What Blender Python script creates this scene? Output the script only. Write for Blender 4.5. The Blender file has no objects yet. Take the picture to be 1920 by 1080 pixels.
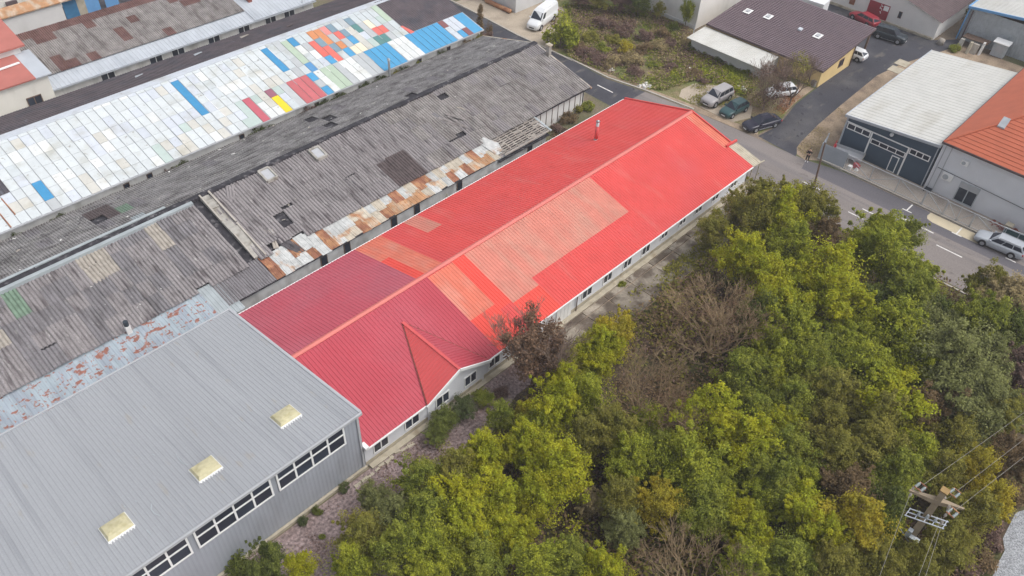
import bpy, math, random
import numpy as np
from mathutils import Vector, Matrix

random.seed(7); rng = np.random.default_rng(7)
S = bpy.context.scene
COL = S.collection
RAD = math.radians

# ------------------------------------------------------------------ camera
F_PX, PITCH, ROLL, HEAD, CAM_H = 1514.4, RAD(43.507), RAD(2.911), RAD(42.342), 51.0
fw = np.array([math.cos(HEAD)*math.cos(PITCH), math.sin(HEAD)*math.cos(PITCH), -math.sin(PITCH)])
r0 = np.array([math.sin(HEAD), -math.cos(HEAD), 0.0]); u0 = np.cross(r0, fw)
rt = r0*math.cos(ROLL)+u0*math.sin(ROLL); up = -r0*math.sin(ROLL)+u0*math.cos(ROLL)
cam = bpy.data.cameras.new('camera'); co = bpy.data.objects.new('camera', cam); COL.objects.link(co)
M4 = Matrix.Identity(4)
for i in range(3):
    M4[i][0], M4[i][1], M4[i][2] = rt[i], up[i], -fw[i]
M4[2][3] = CAM_H
co.matrix_world = M4
cam.sensor_width = 36; cam.lens = F_PX/1920*36; cam.clip_end = 3000; cam.clip_start = 0.5
S.camera = co

def at(px, py, z=0.0):
    """a point measured on the photograph, at height z"""
    d = fw*F_PX+rt*(px-960)-up*(py-540)
    t = (z-CAM_H)/d[2]
    return (d[0]*t, d[1]*t)

# ------------------------------------------------------------------ light: soft overcast day
SUN_EL, SUN_AZ = RAD(57), RAD(-58)      # azimuth measured from +X towards +Y
W = bpy.data.worlds.new("World"); S.world = W; W.use_nodes = True
wn = W.node_tree; bg = wn.nodes['Background']
sky = wn.nodes.new('ShaderNodeTexSky'); sky.sky_type = 'NISHITA'; sky.sun_disc = False
sky.sun_elevation = SUN_EL; sky.sun_rotation = RAD(90)-SUN_AZ
sky.air_density = 1.0; sky.dust_density = 4.0; sky.ozone_density = 1.0
hs = wn.nodes.new('ShaderNodeHueSaturation'); hs.inputs['Saturation'].default_value = 0.30
wn.links.new(sky.outputs[0], hs.inputs['Color']); wn.links.new(hs.outputs[0], bg.inputs['Color'])
bg.inputs['Strength'].default_value = 0.15
sl = bpy.data.lights.new('sun', 'SUN'); sl.energy = 0.75; sl.angle = RAD(45); sl.color = (1.0, 0.97, 0.93)
so = bpy.data.objects.new('sun', sl); COL.objects.link(so)
so.rotation_euler = Vector((-math.cos(SUN_EL)*math.cos(SUN_AZ), -math.cos(SUN_EL)*math.sin(SUN_AZ), -math.sin(SUN_EL))).to_track_quat('-Z', 'Y').to_euler()
S.view_settings.view_transform = 'Standard'; S.view_settings.look = 'None'
S.view_settings.gamma = 1; S.view_settings.use_curve_mapping = False
S.view_settings.exposure = 0.5
S.render.engine = 'CYCLES'
S.cycles.max_bounces = 6; S.cycles.diffuse_bounces = 3; S.cycles.glossy_bounces = 3
S.cycles.transparent_max_bounces = 8; S.cycles.use_denoising = True

# ------------------------------------------------------------------ materials
def mat(name, col, rough=0.8, var=0.12, scale=2.0, spec=0.3, metal=0.0, rand=0.0, fine=0.0, fscale=25.0,
        dirt=None, island=0.0, col2=None, c2scale=0.6, c2lo=0.45, c2hi=0.6, stretch=None, bump=0.0, bscale=20.0, transl=0.0):
    """procedural material: col, slow value noise (var), fine grain (fine), second colour in patches (col2),
    dirt = (colour, scale, lo, hi, (sx,sy,sz)), rand = per-object value change, island = per-leaf value change"""
    m = bpy.data.materials.new(name); m.use_nodes = True
    nt = m.node_tree; N = nt.nodes; L = nt.links
    b = N['Principled BSDF']; b.inputs['Roughness'].default_value = rough
    b.inputs['Metallic'].default_value = metal; b.inputs['Specular IOR Level'].default_value = spec
    geo = N.new('ShaderNodeNewGeometry')
    def noise(sc, st=None, det=4.0):
        n = N.new('ShaderNodeTexNoise'); n.inputs['Scale'].default_value = sc; n.inputs['Detail'].default_value = det
        if st:
            v = N.new('ShaderNodeVectorMath'); v.operation = 'MULTIPLY'; v.inputs[1].default_value = st
            L.new(geo.outputs['Position'], v.inputs[0]); L.new(v.outputs[0], n.inputs['Vector'])
        else:
            L.new(geo.outputs['Position'], n.inputs['Vector'])
        return n.outputs['Fac']
    def remap(sock, lo, hi, a, c):
        r = N.new('ShaderNodeMapRange'); r.inputs[1].default_value = lo; r.inputs[2].default_value = hi
        r.inputs[3].default_value = a; r.inputs[4].default_value = c; L.new(sock, r.inputs[0]); return r.outputs[0]
    def mixc(fac, a, c):
        x = N.new('ShaderNodeMix'); x.data_type = 'RGBA'
        L.new(fac, x.inputs[0])
        for s, k in ((a, 6), (c, 7)):
            if isinstance(s, tuple): x.inputs[k].default_value = (*s, 1)
            else: L.new(s, x.inputs[k])
        return x.outputs[2]
    cur = tuple(col)
    if col2:
        f2 = remap(noise(c2scale, stretch), c2lo, c2hi, 0, 1)
        if island:
            av = N.new('ShaderNodeMath'); av.operation = 'MULTIPLY_ADD'; av.inputs[1].default_value = 0.5
            L.new(f2, av.inputs[0]); hf = N.new('ShaderNodeMath'); hf.operation = 'MULTIPLY'; hf.inputs[1].default_value = 0.5
            L.new(geo.outputs['Random Per Island'], hf.inputs[0]); L.new(hf.outputs[0], av.inputs[2]); f2 = av.outputs[0]
        cur = mixc(f2, cur, tuple(col2))
    for dd in (dirt if isinstance(dirt, list) else [dirt] if dirt else []):
        dc, ds, lo, hi, st = dd
        cur = mixc(remap(noise(ds, st, 6.0), lo, hi, 0, 1), cur, tuple(dc))
    fac = None
    def mul(a, c):
        if a is None: return c
        q = N.new('ShaderNodeMath'); q.operation = 'MULTIPLY'; L.new(a, q.inputs[0]); L.new(c, q.inputs[1]); return q.outputs[0]
    if var: fac = mul(fac, remap(noise(scale, stretch), 0.3, 0.7, 1-var, 1+var))
    if fine: fac = mul(fac, remap(noise(fscale, None, 2.0), 0.3, 0.7, 1-fine, 1+fine))
    if rand:
        oi = N.new('ShaderNodeObjectInfo'); fac = mul(fac, remap(oi.outputs['Random'], 0, 1, 1-rand, 1+rand))
    if island: fac = mul(fac, remap(geo.outputs['Random Per Island'], 0, 1, 1-island, 1+island))
    if fac is not None:
        v = N.new('ShaderNodeMix'); v.data_type = 'RGBA'; v.blend_type = 'MULTIPLY'; v.inputs[0].default_value = 1
        if isinstance(cur, tuple): v.inputs[6].default_value = (*cur, 1)
        else: L.new(cur, v.inputs[6])
        c = N.new('ShaderNodeCombineColor')
        for k in range(3): L.new(fac, c.inputs[k])
        L.new(c.outputs[0], v.inputs[7]); cur = v.outputs[2]
    if isinstance(cur, tuple): b.inputs['Base Color'].default_value = (*cur, 1)
    else: L.new(cur, b.inputs['Base Color'])
    if bump:
        bp = N.new('ShaderNodeBump'); bp.inputs['Strength'].default_value = bump; bp.inputs['Distance'].default_value = 0.05
        L.new(noise(bscale, None, 4.0), bp.inputs['Height']); L.new(bp.outputs[0], b.inputs['Normal'])
    if transl:
        t = N.new('ShaderNodeBsdfTranslucent')
        if isinstance(cur, tuple): t.inputs[0].default_value = (*cur, 1)
        else: L.new(cur, t.inputs[0])
        ms = N.new('ShaderNodeMixShader'); ms.inputs[0].default_value = transl
        L.new(b.outputs[0], ms.inputs[1]); L.new(t.outputs[0], ms.inputs[2])
        L.new(ms.outputs[0], N['Material Output'].inputs['Surface'])
    return m

MT = {}
def M(n, *a, **k): MT[n] = mat(n, *a, **k)
# metal roofs
M('red', (0.63, 0.082, 0.075), 0.55, 0.06, 0.5, 0.16, dirt=[((0.57, 0.085, 0.088), 0.25, 0.5, 0.75, (1, 1, 1)), ((0.60, 0.125, 0.11), 0.8, 0.55, 0.8, (1.0, .25, .25))])
M('crimson', (0.44, 0.066, 0.088), 0.5, 0.05, 0.4, 0.18, dirt=((0.44, 0.09, 0.115), 0.15, 0.45, 0.75, (1, 1, 1)))
M('red_pink', (0.46, 0.085, 0.115), 0.5, 0.05, 0.4, 0.18, dirt=((0.43, 0.115, 0.15), 0.13, 0.42, 0.72, (1, 1, 1)))
M('peach', (0.63, 0.165, 0.105), 0.5, 0.08, 0.8, 0.3, dirt=((0.59, 0.22, 0.16), 0.8, 0.45, 0.7, (1.2, 0.3, 1)))
M('faded', (0.575, 0.20, 0.15), 0.5, 0.08, 0.8, 0.3, dirt=((0.53, 0.245, 0.185), 0.7, 0.42, 0.7, (1.2, 0.25, 1)))
M('bright_red', (0.70, 0.085, 0.065), 0.55, 0.05, 0.5, 0.16)
M('ridge_red', (0.60, 0.165, 0.140), 0.5, 0.06, 1.0, 0.3)
M('dormer_red', (0.58, 0.095, 0.095), 0.45, 0.05, 0.5, 0.3)
M('hall_roof', (0.335, 0.345, 0.365), 0.45, 0.05, 0.15, 0.4, stretch=(1, 0.15, 1), dirt=[((0.355, 0.365, 0.385), 0.25, 0.5, 0.7, (1, 0.2, 1)), ((0.285, 0.295, 0.315), 0.9, 0.54, 0.72, (2.0, .07, .07)), ((0.335, 0.325, 0.31), 1.6, 0.64, 0.72, (1, .25, 1))], fine=0.04, fscale=8)
M('hall_wall', (0.33, 0.35, 0.39), 0.45, 0.06, 0.5, 0.4, dirt=((0.26, 0.275, 0.30), 0.5, 0.5, 0.75, (1, 1, 0.4)))
M('trim_grey', (0.42, 0.43, 0.45), 0.5, 0.05)
M('white_paint', (0.80, 0.80, 0.79), 0.5, 0.05, 1.5)
M('glass', (0.03, 0.035, 0.05), 0.08, 0.15, 0.6, 0.5)
M('glass_blue', (0.035, 0.045, 0.065), 0.15, 0.2, 0.6, 0.4)
M('dome', (0.52, 0.475, 0.30), 0.35, 0.10, 2.5, 0.4, dirt=((0.41, 0.365, 0.21), 3.0, 0.48, 0.7, (1, 1, 1)))
# asbestos, rust
asb = dict(rough=0.9, var=0.10, scale=1.0, spec=0.1, rand=0.07, fine=0.16, fscale=9, stretch=(1.6, 0.35, 0.35))
M('asbestos', (0.25, 0.23, 0.232), dirt=[((0.13, 0.115, 0.118), 1.6, 0.52, 0.68, (1.5, 0.3, 0.3)), ((0.36, 0.34, 0.33), 3.0, 0.62, 0.72, (1.5, 0.4, 0.4))], **asb)
M('asbestos_dark', (0.205, 0.193, 0.202), dirt=[((0.135, 0.125, 0.13), 1.6, 0.5, 0.68, (1.5, 0.3, 0.3)), ((0.30, 0.29, 0.28), 3.2, 0.63, 0.72, (1.5, 0.4, 0.4))], **asb)
M('asbestos_far', (0.25, 0.24, 0.238), 0.9, 0.25, 0.9, 0.1, fine=0.25, fscale=6, stretch=(0.6, 1.2, 1), dirt=[((0.14, 0.13, 0.13), 1.1, 0.5, 0.66, (0.5, 1.2, 1)), ((0.36, 0.35, 0.32), 2.2, 0.60, 0.7, (0.7, 1.2, 1))])
M('asbestos_brown', (0.265, 0.245, 0.235), 0.9, 0.18, 1.2, 0.1, rand=0.08, fine=0.22, fscale=9, dirt=((0.16, 0.14, 0.135), 1.3, 0.5, 0.7, (1.5, 0.3, 0.3)))
M('sheet_cream', (0.36, 0.325, 0.285), 0.85, 0.2, 2, 0.1)
M('sheet_green', (0.17, 0.24, 0.18), 0.8, 0.2, 2, 0.1)
M('sheet_maroon', (0.11, 0.088, 0.088), 0.85, 0.2, 2, 0.1)
M('sheet_paleblue', (0.34, 0.375, 0.39), 0.7, 0.12, 1, 0.2)
M('tar', (0.045, 0.043, 0.05), 0.9, 0.3, 2, 0.1, dirt=((0.12, 0.115, 0.12), 2.0, 0.56, 0.7, (1, 1, 1)))
M('concrete', (0.36, 0.345, 0.315), 0.9, 0.15, 1.5, 0.1, fine=0.12, dirt=((0.22, 0.20, 0.17), 1.2, 0.52, 0.7, (1, 1, 1)))
M('concrete_yellow', (0.44, 0.395, 0.31), 0.9, 0.12, 1.5, 0.1, fine=0.1, dirt=((0.30, 0.25, 0.18), 0.9, 0.52, 0.72, (1, 1, 1)))
rst = dict(rough=0.75, var=0.15, scale=2.0, spec=0.2, rand=0.12, fine=0.1, fscale=12)
M('rust', (0.26, 0.115, 0.07), dirt=((0.40, 0.21, 0.11), 1.5, 0.45, 0.62, (1, 0.6, 0.6)), **rst)
M('rust_orange', (0.42, 0.23, 0.12), dirt=((0.46, 0.36, 0.27), 1.4, 0.45, 0.6, (1, 0.6, 0.6)), **rst)
M('galvanised', (0.47, 0.48, 0.47), dirt=((0.42, 0.27, 0.17), 0.9, 0.56, 0.66, (1, 0.7, 0.7)), **rst)
M('galvanised_cream', (0.47, 0.42, 0.34), dirt=((0.38, 0.20, 0.11), 0.9, 0.54, 0.66, (1, 0.7, 0.7)), **rst)
M('blue_sheet', (0.335, 0.39, 0.43), 0.6, 0.10, 1.2, 0.25, rand=0.05, stretch=(2, 0.4, 0.4), dirt=[((0.30, 0.34, 0.39), 0.8, 0.45, 0.6, (1.5, .5, 1)), ((0.28, 0.12, 0.09), 1.5, 0.575, 0.61, (0.8, 1.5, 1)), ((0.33, 0.19, 0.16), 3.2, 0.60, 0.64, (1.2, 0.8, 1))])
# white panel roof
pan = dict(rough=0.35, var=0.05, scale=1.5, spec=0.35, rand=0.05, fine=0.04)
PANEL = {'white': (0.57, 0.605, 0.615), 'milk': (0.66, 0.675, 0.665), 'lilac': (0.545, 0.58, 0.63), 'bone': (0.56, 0.55, 0.505), 'grey': (0.45, 0.47, 0.48),
         'pale': (0.52, 0.56, 0.575), 'blue': (0.055, 0.255, 0.47), 'skyblue': (0.075, 0.305, 0.53), 'darkblue': (0.10, 0.28, 0.52), 'green': (0.42, 0.51, 0.40),
         'ggrey': (0.44, 0.52, 0.49), 'red': (0.66, 0.155, 0.125), 'orange': (0.60, 0.25, 0.11), 'pink': (0.66, 0.26, 0.24), 'slate': (0.19, 0.28, 0.34),
         'teal': (0.10, 0.23, 0.22), 'cream': (0.76, 0.67, 0.52), 'crimson': (0.46, 0.11, 0.14), 'yellow': (0.76, 0.56, 0.03), 'purple': (0.28, 0.11, 0.15),
         'brown': (0.22, 0.09, 0.09), 'redpurple': (0.50, 0.135, 0.145)}
for k, v in PANEL.items():
    pw = dict(pan)
    if k in ('white', 'milk', 'bone', 'lilac', 'pale'):
        pw['dirt'] = [((v[0]*0.80, v[1]*0.77, v[2]*0.70), 0.5, 0.54, 0.75, (1, 1, 1)), ((0.30, 0.29, 0.27), 2.6, 0.66, 0.74, (1, 1, 1))]
    M('panel_'+k, v, **pw)
M('dark_roof', (0.105, 0.087, 0.095), 0.85, 0.15, 0.8, 0.15, fine=0.12, fscale=6, dirt=[((0.075, 0.072, 0.085), 0.5, 0.48, 0.7, (1, 1, 1)), ((0.16, 0.17, 0.20), 0.9, 0.68, 0.78, (1, 0.4, 1))])
M('plaster', (0.70, 0.69, 0.665), 0.9, 0.12, 1.0, 0.1, fine=0.06, dirt=((0.46, 0.45, 0.42), 0.8, 0.5, 0.72, (1, 1, 0.35)))
M('plaster_grey', (0.55, 0.55, 0.55), 0.9, 0.15, 1.0, 0.1, fine=0.06, dirt=((0.33, 0.32, 0.315), 0.7, 0.48, 0.72, (1, 1, 0.35)))
M('plaster_clean', (0.70, 0.685, 0.665), 0.9, 0.04, 0.6, 0.1, dirt=((0.58, 0.56, 0.535), 0.4, 0.56, 0.8, (1, 1, 0.3)))
M('wall_light', (0.68, 0.695, 0.73), 0.9, 0.05, 0.5, 0.1, dirt=((0.54, 0.54, 0.555), 0.5, 0.55, 0.78, (1, 1, 0.3)))
M('wall_cream', (0.74, 0.715, 0.65), 0.9, 0.06, 0.5, 0.1, dirt=((0.60, 0.57, 0.50), 0.7, 0.56, 0.75, (1, 1, 0.4)))
M('wall_yellow', (0.80, 0.60, 0.30), 0.9, 0.05, 0.6, 0.1, dirt=((0.68, 0.49, 0.24), 0.6, 0.55, 0.75, (1, 1, 0.3)))
M('wall_grey', (0.60, 0.60, 0.60), 0.9, 0.06, 0.5, 0.1)
M('tile_violet', (0.155, 0.115, 0.130), 0.55, 0.08, 1.0, 0.3, fine=0.06)
M('tile_brown', (0.115, 0.083, 0.085), 0.7, 0.12, 1.0, 0.2, fine=0.1)
M('tile_orange', (0.49, 0.135, 0.075), 0.6, 0.07, 0.8, 0.2, fine=0.05)
M('tile_redhouse', (0.42, 0.15, 0.125), 0.7, 0.08, 0.6, 0.2)
M('white_roof', (0.56, 0.555, 0.525), 0.5, 0.05, 0.6, 0.3, dirt=((0.48, 0.465, 0.42), 0.5, 0.5, 0.75, (0.3, 1, 1)))
M('grey_metal', (0.44, 0.47, 0.51), 0.5, 0.07, 0.6, 0.3, dirt=((0.36, 0.39, 0.43), 0.6, 0.5, 0.72, (1, 0.3, 1)))
M('navy', (0.058, 0.088, 0.125), 0.5, 0.06, 0.8, 0.3)
M('steel', (0.46, 0.47, 0.48), 0.4, 0.08, 2, 0.5, metal=0.6)
M('steel_dull', (0.40, 0.43, 0.455), 0.6, 0.1, 2, 0.3)
M('blue_trim', (0.14, 0.33, 0.60), 0.5, 0.06, 2, 0.3)
M('blue_door', (0.05, 0.18, 0.33), 0.6, 0.1, 2, 0.2)
M('red_door', (0.30, 0.035, 0.05), 0.6, 0.1, 1, 0.2)
M('brick', (0.24, 0.085, 0.065), 0.9, 0.2, 6, 0.1, fine=0.2, fscale=30)
M('wood', (0.31, 0.28, 0.25), 0.9, 0.2, 3, 0.1, rand=0.18, fine=0.15)
M('wood_brown', (0.16, 0.11, 0.085), 0.9, 0.2, 3, 0.1)
M('tarp', (0.085, 0.078, 0.083), 0.75, 0.25, 2, 0.2)
M('black_rubber', (0.018, 0.018, 0.02), 0.8, 0.1)
M('rim', (0.42, 0.43, 0.45), 0.35, 0.05, 2, 0.5, metal=0.5)
M('lamp_glass', (0.75, 0.76, 0.78), 0.15, 0.03, 2, 0.5)
M('tail_red', (0.45, 0.03, 0.03), 0.25, 0.03, 2, 0.5)
for k, c, r in (('car_silver', (0.42, 0.45, 0.49), 0.3), ('car_pewter', (0.38, 0.36, 0.36), 0.32), ('car_green', (0.035, 0.085, 0.09), 0.3), ('car_black', (0.028, 0.028, 0.045), 0.25),
                ('car_dark', (0.03, 0.04, 0.05), 0.25), ('car_red', (0.30, 0.02, 0.035), 0.3), ('car_white', (0.74, 0.75, 0.76), 0.35)):
    M(k, c, r, 0.03, 1.0, 0.5)
# ground
M('ground', (0.20, 0.16, 0.125), 0.95, 0.2, 0.3, 0.05, fine=0.2, fscale=5, col2=(0.11, 0.12, 0.055), c2scale=0.09, c2lo=0.45, c2hi=0.62, bump=0.6, bscale=3)
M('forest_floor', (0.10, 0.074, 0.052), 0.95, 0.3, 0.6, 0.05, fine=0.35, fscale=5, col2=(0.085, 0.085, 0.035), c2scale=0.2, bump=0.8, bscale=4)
M('leaf_litter', (0.27, 0.21, 0.205), 0.95, 0.14, 0.5, 0.05, fine=0.45, fscale=4.5, dirt=[((0.17, 0.12, 0.11), 0.35, 0.48, 0.7, (1, 1, 1)), ((0.36, 0.29, 0.28), 5.0, 0.58, 0.7, (1, 1, 1))], bump=0.8, bscale=7)
M('asphalt_new', (0.058, 0.058, 0.070), 0.85, 0.16, 0.25, 0.2, fine=0.14, fscale=7, dirt=[((0.095, 0.092, 0.098), 0.2, 0.48, 0.66, (1, 1, 1)), ((0.125, 0.115, 0.108), 0.9, 0.60, 0.72, (.35, 1, 1)), ((0.04, 0.04, 0.048), 1.3, 0.62, 0.68, (1, 1, 1))])
M('asphalt_old', (0.225, 0.20, 0.19), 0.9, 0.10, 0.4, 0.1, fine=0.1, fscale=7, stretch=(1, 0.25, 1), dirt=[((0.15, 0.14, 0.145), 0.3, 0.5, 0.68, (2.0, 0.12, 1)), ((0.27, 0.24, 0.22), 0.5, 0.55, 0.72, (2.0, 0.12, 1)), ((0.17, 0.15, 0.14), 1.1, 0.62, 0.70, (1, .6, 1))])
M('asphalt_patch', (0.135, 0.128, 0.14), 0.9, 0.12, 0.4, 0.1, fine=0.1, fscale=7, stretch=(1, 0.25, 1))
M('dirt_tan', (0.33, 0.255, 0.185), 0.95, 0.18, 0.6, 0.05, fine=0.2, fscale=6, dirt=((0.22, 0.17, 0.13), 0.5, 0.5, 0.7, (1, 1, 1)))
M('dirt_pale', (0.42, 0.355, 0.28), 0.95, 0.12, 0.6, 0.05, fine=0.12, fscale=6, dirt=((0.30, 0.25, 0.20), 0.4, 0.5, 0.72, (1, 1, 1)))
M('meadow', (0.155, 0.175, 0.062), 0.95, 0.25, 0.5, 0.05, fine=0.3, fscale=5, col2=(0.23, 0.17, 0.11), c2scale=0.25, c2lo=0.42, c2hi=0.6, bump=0.8, bscale=4)
M('slab', (0.31, 0.27, 0.22), 0.95, 0.15, 0.8, 0.05, rand=0.15, fine=0.15, fscale=6, dirt=[((0.125, 0.10, 0.08), 0.42, 0.44, 0.56, (1, 1, 1)), ((0.42, 0.385, 0.33), 0.6, 0.6, 0.74, (1, 1, 1))])
M('paving', (0.36, 0.315, 0.27), 0.95, 0.1, 0.6, 0.05, fine=0.1, fscale=8, dirt=((0.27, 0.225, 0.19), 0.4, 0.5, 0.7, (1, 1, 1)))
M('kerb', (0.40, 0.37, 0.33), 0.95, 0.12, 1.0, 0.05, fine=0.1)
M('pad_yellow', (0.56, 0.485, 0.35), 0.95, 0.06, 1.0, 0.05, fine=0.06)
M('marking', (0.72, 0.70, 0.67), 0.8, 0.12, 3.0, 0.1, fine=0.15, fscale=14)
M('gravel', (0.30, 0.31, 0.325), 0.95, 0.15, 2, 0.05, fine=0.45, fscale=9, bump=0.7, bscale=10)
# plants
lf = dict(rough=0.7, var=0.15, scale=0.9, spec=0.10, island=0.40, transl=0.38)
LEAF = {'yellow': ((0.448, 0.416, 0.024), (0.305, 0.343, 0.028)), 'green': ((0.242, 0.285, 0.037), (0.359, 0.366, 0.037)), 'mid': ((0.193, 0.236, 0.041), (0.287, 0.298, 0.043)),
        'dark': ((0.108, 0.140, 0.039), (0.179, 0.200, 0.043)), 'olive': ((0.305, 0.275, 0.054), (0.215, 0.212, 0.047)), 'gold': ((0.475, 0.372, 0.033), (0.340, 0.307, 0.041)),
        'brown': ((0.260, 0.181, 0.093), (0.198, 0.140, 0.079)), 'sage': ((0.269, 0.280, 0.103), (0.211, 0.226, 0.082)), 'straw': ((0.430, 0.348, 0.181), (0.322, 0.258, 0.135)),
        'maroon': ((0.193, 0.122, 0.103), (0.238, 0.162, 0.130)), 'ivy': ((0.089, 0.117, 0.048), (0.134, 0.154, 0.058))}
for k, (a, c) in LEAF.items():
    M('leaf_'+k, a, col2=c, c2scale=0.7, c2lo=0.42, c2hi=0.58, **lf)
M('leaf_drybrown', (0.17, 0.11, 0.075), col2=(0.23, 0.145, 0.09), c2scale=0.7, **lf)
M('leaf_rust', (0.40, 0.19, 0.08), col2=(0.30, 0.13, 0.06), c2scale=0.7, **lf)
M('bark', (0.14, 0.115, 0.09), 0.95, 0.25, 4, 0.05)
M('bark_pale', (0.29, 0.215, 0.13), 0.95, 0.2, 2, 0.05)
M('twig_brown', (0.24, 0.18, 0.145), 0.95, 0.2, 2, 0.05)
# person
M('cloth_black', (0.014, 0.014, 0.018), 0.9, 0.2); M('skin', (0.48, 0.30, 0.22), 0.6, 0.05); M('hair', (0.02, 0.014, 0.01), 0.7, 0.1)
M('porcelain', (0.55, 0.62, 0.61), 0.25, 0.06, 6, 0.5); M('pole_concrete', (0.33, 0.265, 0.19), 0.9, 0.15, 2, 0.1, fine=0.12)
M('ochre', (0.30, 0.20, 0.09), 0.8, 0.2, 3, 0.1); M('wire', (0.30, 0.28, 0.25), 0.6, 0.05)
M('red_paint', (0.45, 0.03, 0.04), 0.5, 0.05); M('teal_paint', (0.045, 0.10, 0.105), 0.6, 0.08)

# ------------------------------------------------------------------ mesh kit
class MB:
    def __init__(s): s.v = []; s.f = []; s.m = []
    def add(s, vs, fs, mi=0):
        o = len(s.v); s.v += [tuple(map(float, p)) for p in vs]; s.f += [tuple(i+o for i in q) for q in fs]; s.m += [mi]*len(fs); return s
    def quad(s, *p, mi=0): return s.add(p, [tuple(range(len(p)))], mi)
    def hexa(s, b, t, mi=0):
        """four bottom corners, four top corners (same order)"""
        n = len(b)
        return s.add(list(b)+list(t), [tuple(range(n-1, -1, -1)), tuple(range(n, 2*n))]+[(i, (i+1) % n, n+(i+1) % n, n+i) for i in range(n)], mi)
    def box(s, x0, x1, y0, y1, z0, z1, mi=0):
        return s.hexa([(x0, y0, z0), (x1, y0, z0), (x1, y1, z0), (x0, y1, z0)], [(x0, y0, z1), (x1, y0, z1), (x1, y1, z1), (x0, y1, z1)], mi)
    def bar(s, p, q, w, h=None, mi=0):
        """a rectangular bar from p to q"""
        p, q = Vector(p), Vector(q); d = (q-p).normalized(); h = h or w
        a = d.cross(Vector((0, 0, 1)));
        if a.length < 1e-3: a = Vector((1, 0, 0))
        a.normalize(); c = a.cross(d); a *= w/2; c *= h/2
        return s.hexa([p-a-c, p+a-c, p+a+c, p-a+c], [q-a-c, q+a-c, q+a+c, q-a+c], mi)
    def tube(s, p, q, r0, r1=None, n=6, mi=0, cap=True):
        p, q = Vector(p), Vector(q); d = (q-p)
        if d.length < 1e-6: return s
        d.normalize(); r1 = r0 if r1 is None else r1
        a = d.orthogonal().normalized(); c = d.cross(a)
        vs = []
        for P, r in ((p, r0), (q, r1)):
            for i in range(n):
                t = 2*math.pi*i/n; vs.append(P+a*(r*math.cos(t))+c*(r*math.sin(t)))
        fs = [(i, (i+1) % n, n+(i+1) % n, n+i) for i in range(n)]
        if cap: fs += [tuple(range(n-1, -1, -1)), tuple(range(n, 2*n))]
        return s.add(vs, fs, mi)
    def prism(s, pts, z0, z1, mi=0):
        return s.hexa([(x, y, z0) for x, y in pts], [(x, y, z1) for x, y in pts], mi)
    def ribs(s, P, U, D, n, h, prof=((0, 0), (.58, 0), (.68, 1), (.88, 1), (1, 0)), mi=0):
        """a profiled sheet: corner P, width vector U with n ribs, length vector D"""
        P, U, D = Vector(P), Vector(U), Vector(D); N = U.cross(D).normalized()
        if N.z < 0 or (abs(N.z) < 1e-4 and N.y > 0): N = -N
        us = []
        for i in range(n):
            for u, k in prof[:-1]: us.append(((i+u)/n, k*h))
        us.append((1.0, prof[-1][1]*h))
        vs = [P+U*u+N*k for u, k in us]+[P+U*u+N*k+D for u, k in us]; c = len(us)
        return s.add(vs, [(i, i+1, c+i+1, c+i) for i in range(c-1)], mi)
    def obj(s, name, mats, parent=None, smooth=False):
        mats = mats if isinstance(mats, (list, tuple)) else [mats]
        off = parent_off(parent)
        me = bpy.data.meshes.new(name)
        me.from_pydata([(x-off[0], y-off[1], z-off[2]) for x, y, z in s.v], [], s.f)
        for m in mats: me.materials.append(MT[m])
        if len(mats) > 1: me.polygons.foreach_set('material_index', s.m)
        if smooth: me.polygons.foreach_set('use_smooth', [True]*len(s.f))
        me.update()
        o = bpy.data.objects.new(name, me); COL.objects.link(o)
        if parent: o.parent = parent
        return o
OFF = {}
def parent_off(p):
    return OFF.get(p.name, (0, 0, 0)) if p else (0, 0, 0)
def thing(name, label, cat, loc, rot=0.0, group=None, local=False):
    """an Empty at the base of a thing; parts are given in world coordinates unless local"""
    o = bpy.data.objects.new(name, None); COL.objects.link(o); o.empty_display_size = 0.3
    o.location = loc; o.rotation_euler = (0, 0, rot); o['label'] = label; o['category'] = cat
    if group: o['group'] = group
    OFF[o.name] = (0, 0, 0) if local else tuple(loc)
    return o
def tag(o, label, cat, group=None):
    o['label'] = label; o['category'] = cat
    if group: o['group'] = group
    return o
def sub(o, parent):
    """register an object as parent of sub-parts built in the same coordinates"""
    OFF[o.name] = OFF.get(parent.name, (0, 0, 0)); return o
def structure(o): o['kind'] = 'structure'; return o
def stuff(o): o['kind'] = 'stuff'; return o
def sheet(name, pts, z, m):
    return structure(MB().quad(*[(x, y, z) for x, y in pts]).obj(name, m))
def inst(name, me, parent, loc, rot=None, scale=None, m=None):
    """another object on shared mesh data"""
    o = bpy.data.objects.new(name, me); COL.objects.link(o); o.parent = parent
    off = parent_off(parent); o.location = (loc[0]-off[0], loc[1]-off[1], loc[2]-off[2])
    if rot: o.rotation_euler = rot
    if scale: o.scale = scale
    if m: o.material_slots[0].link = 'OBJECT'; o.material_slots[0].material = MT[m]
    return o

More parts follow.
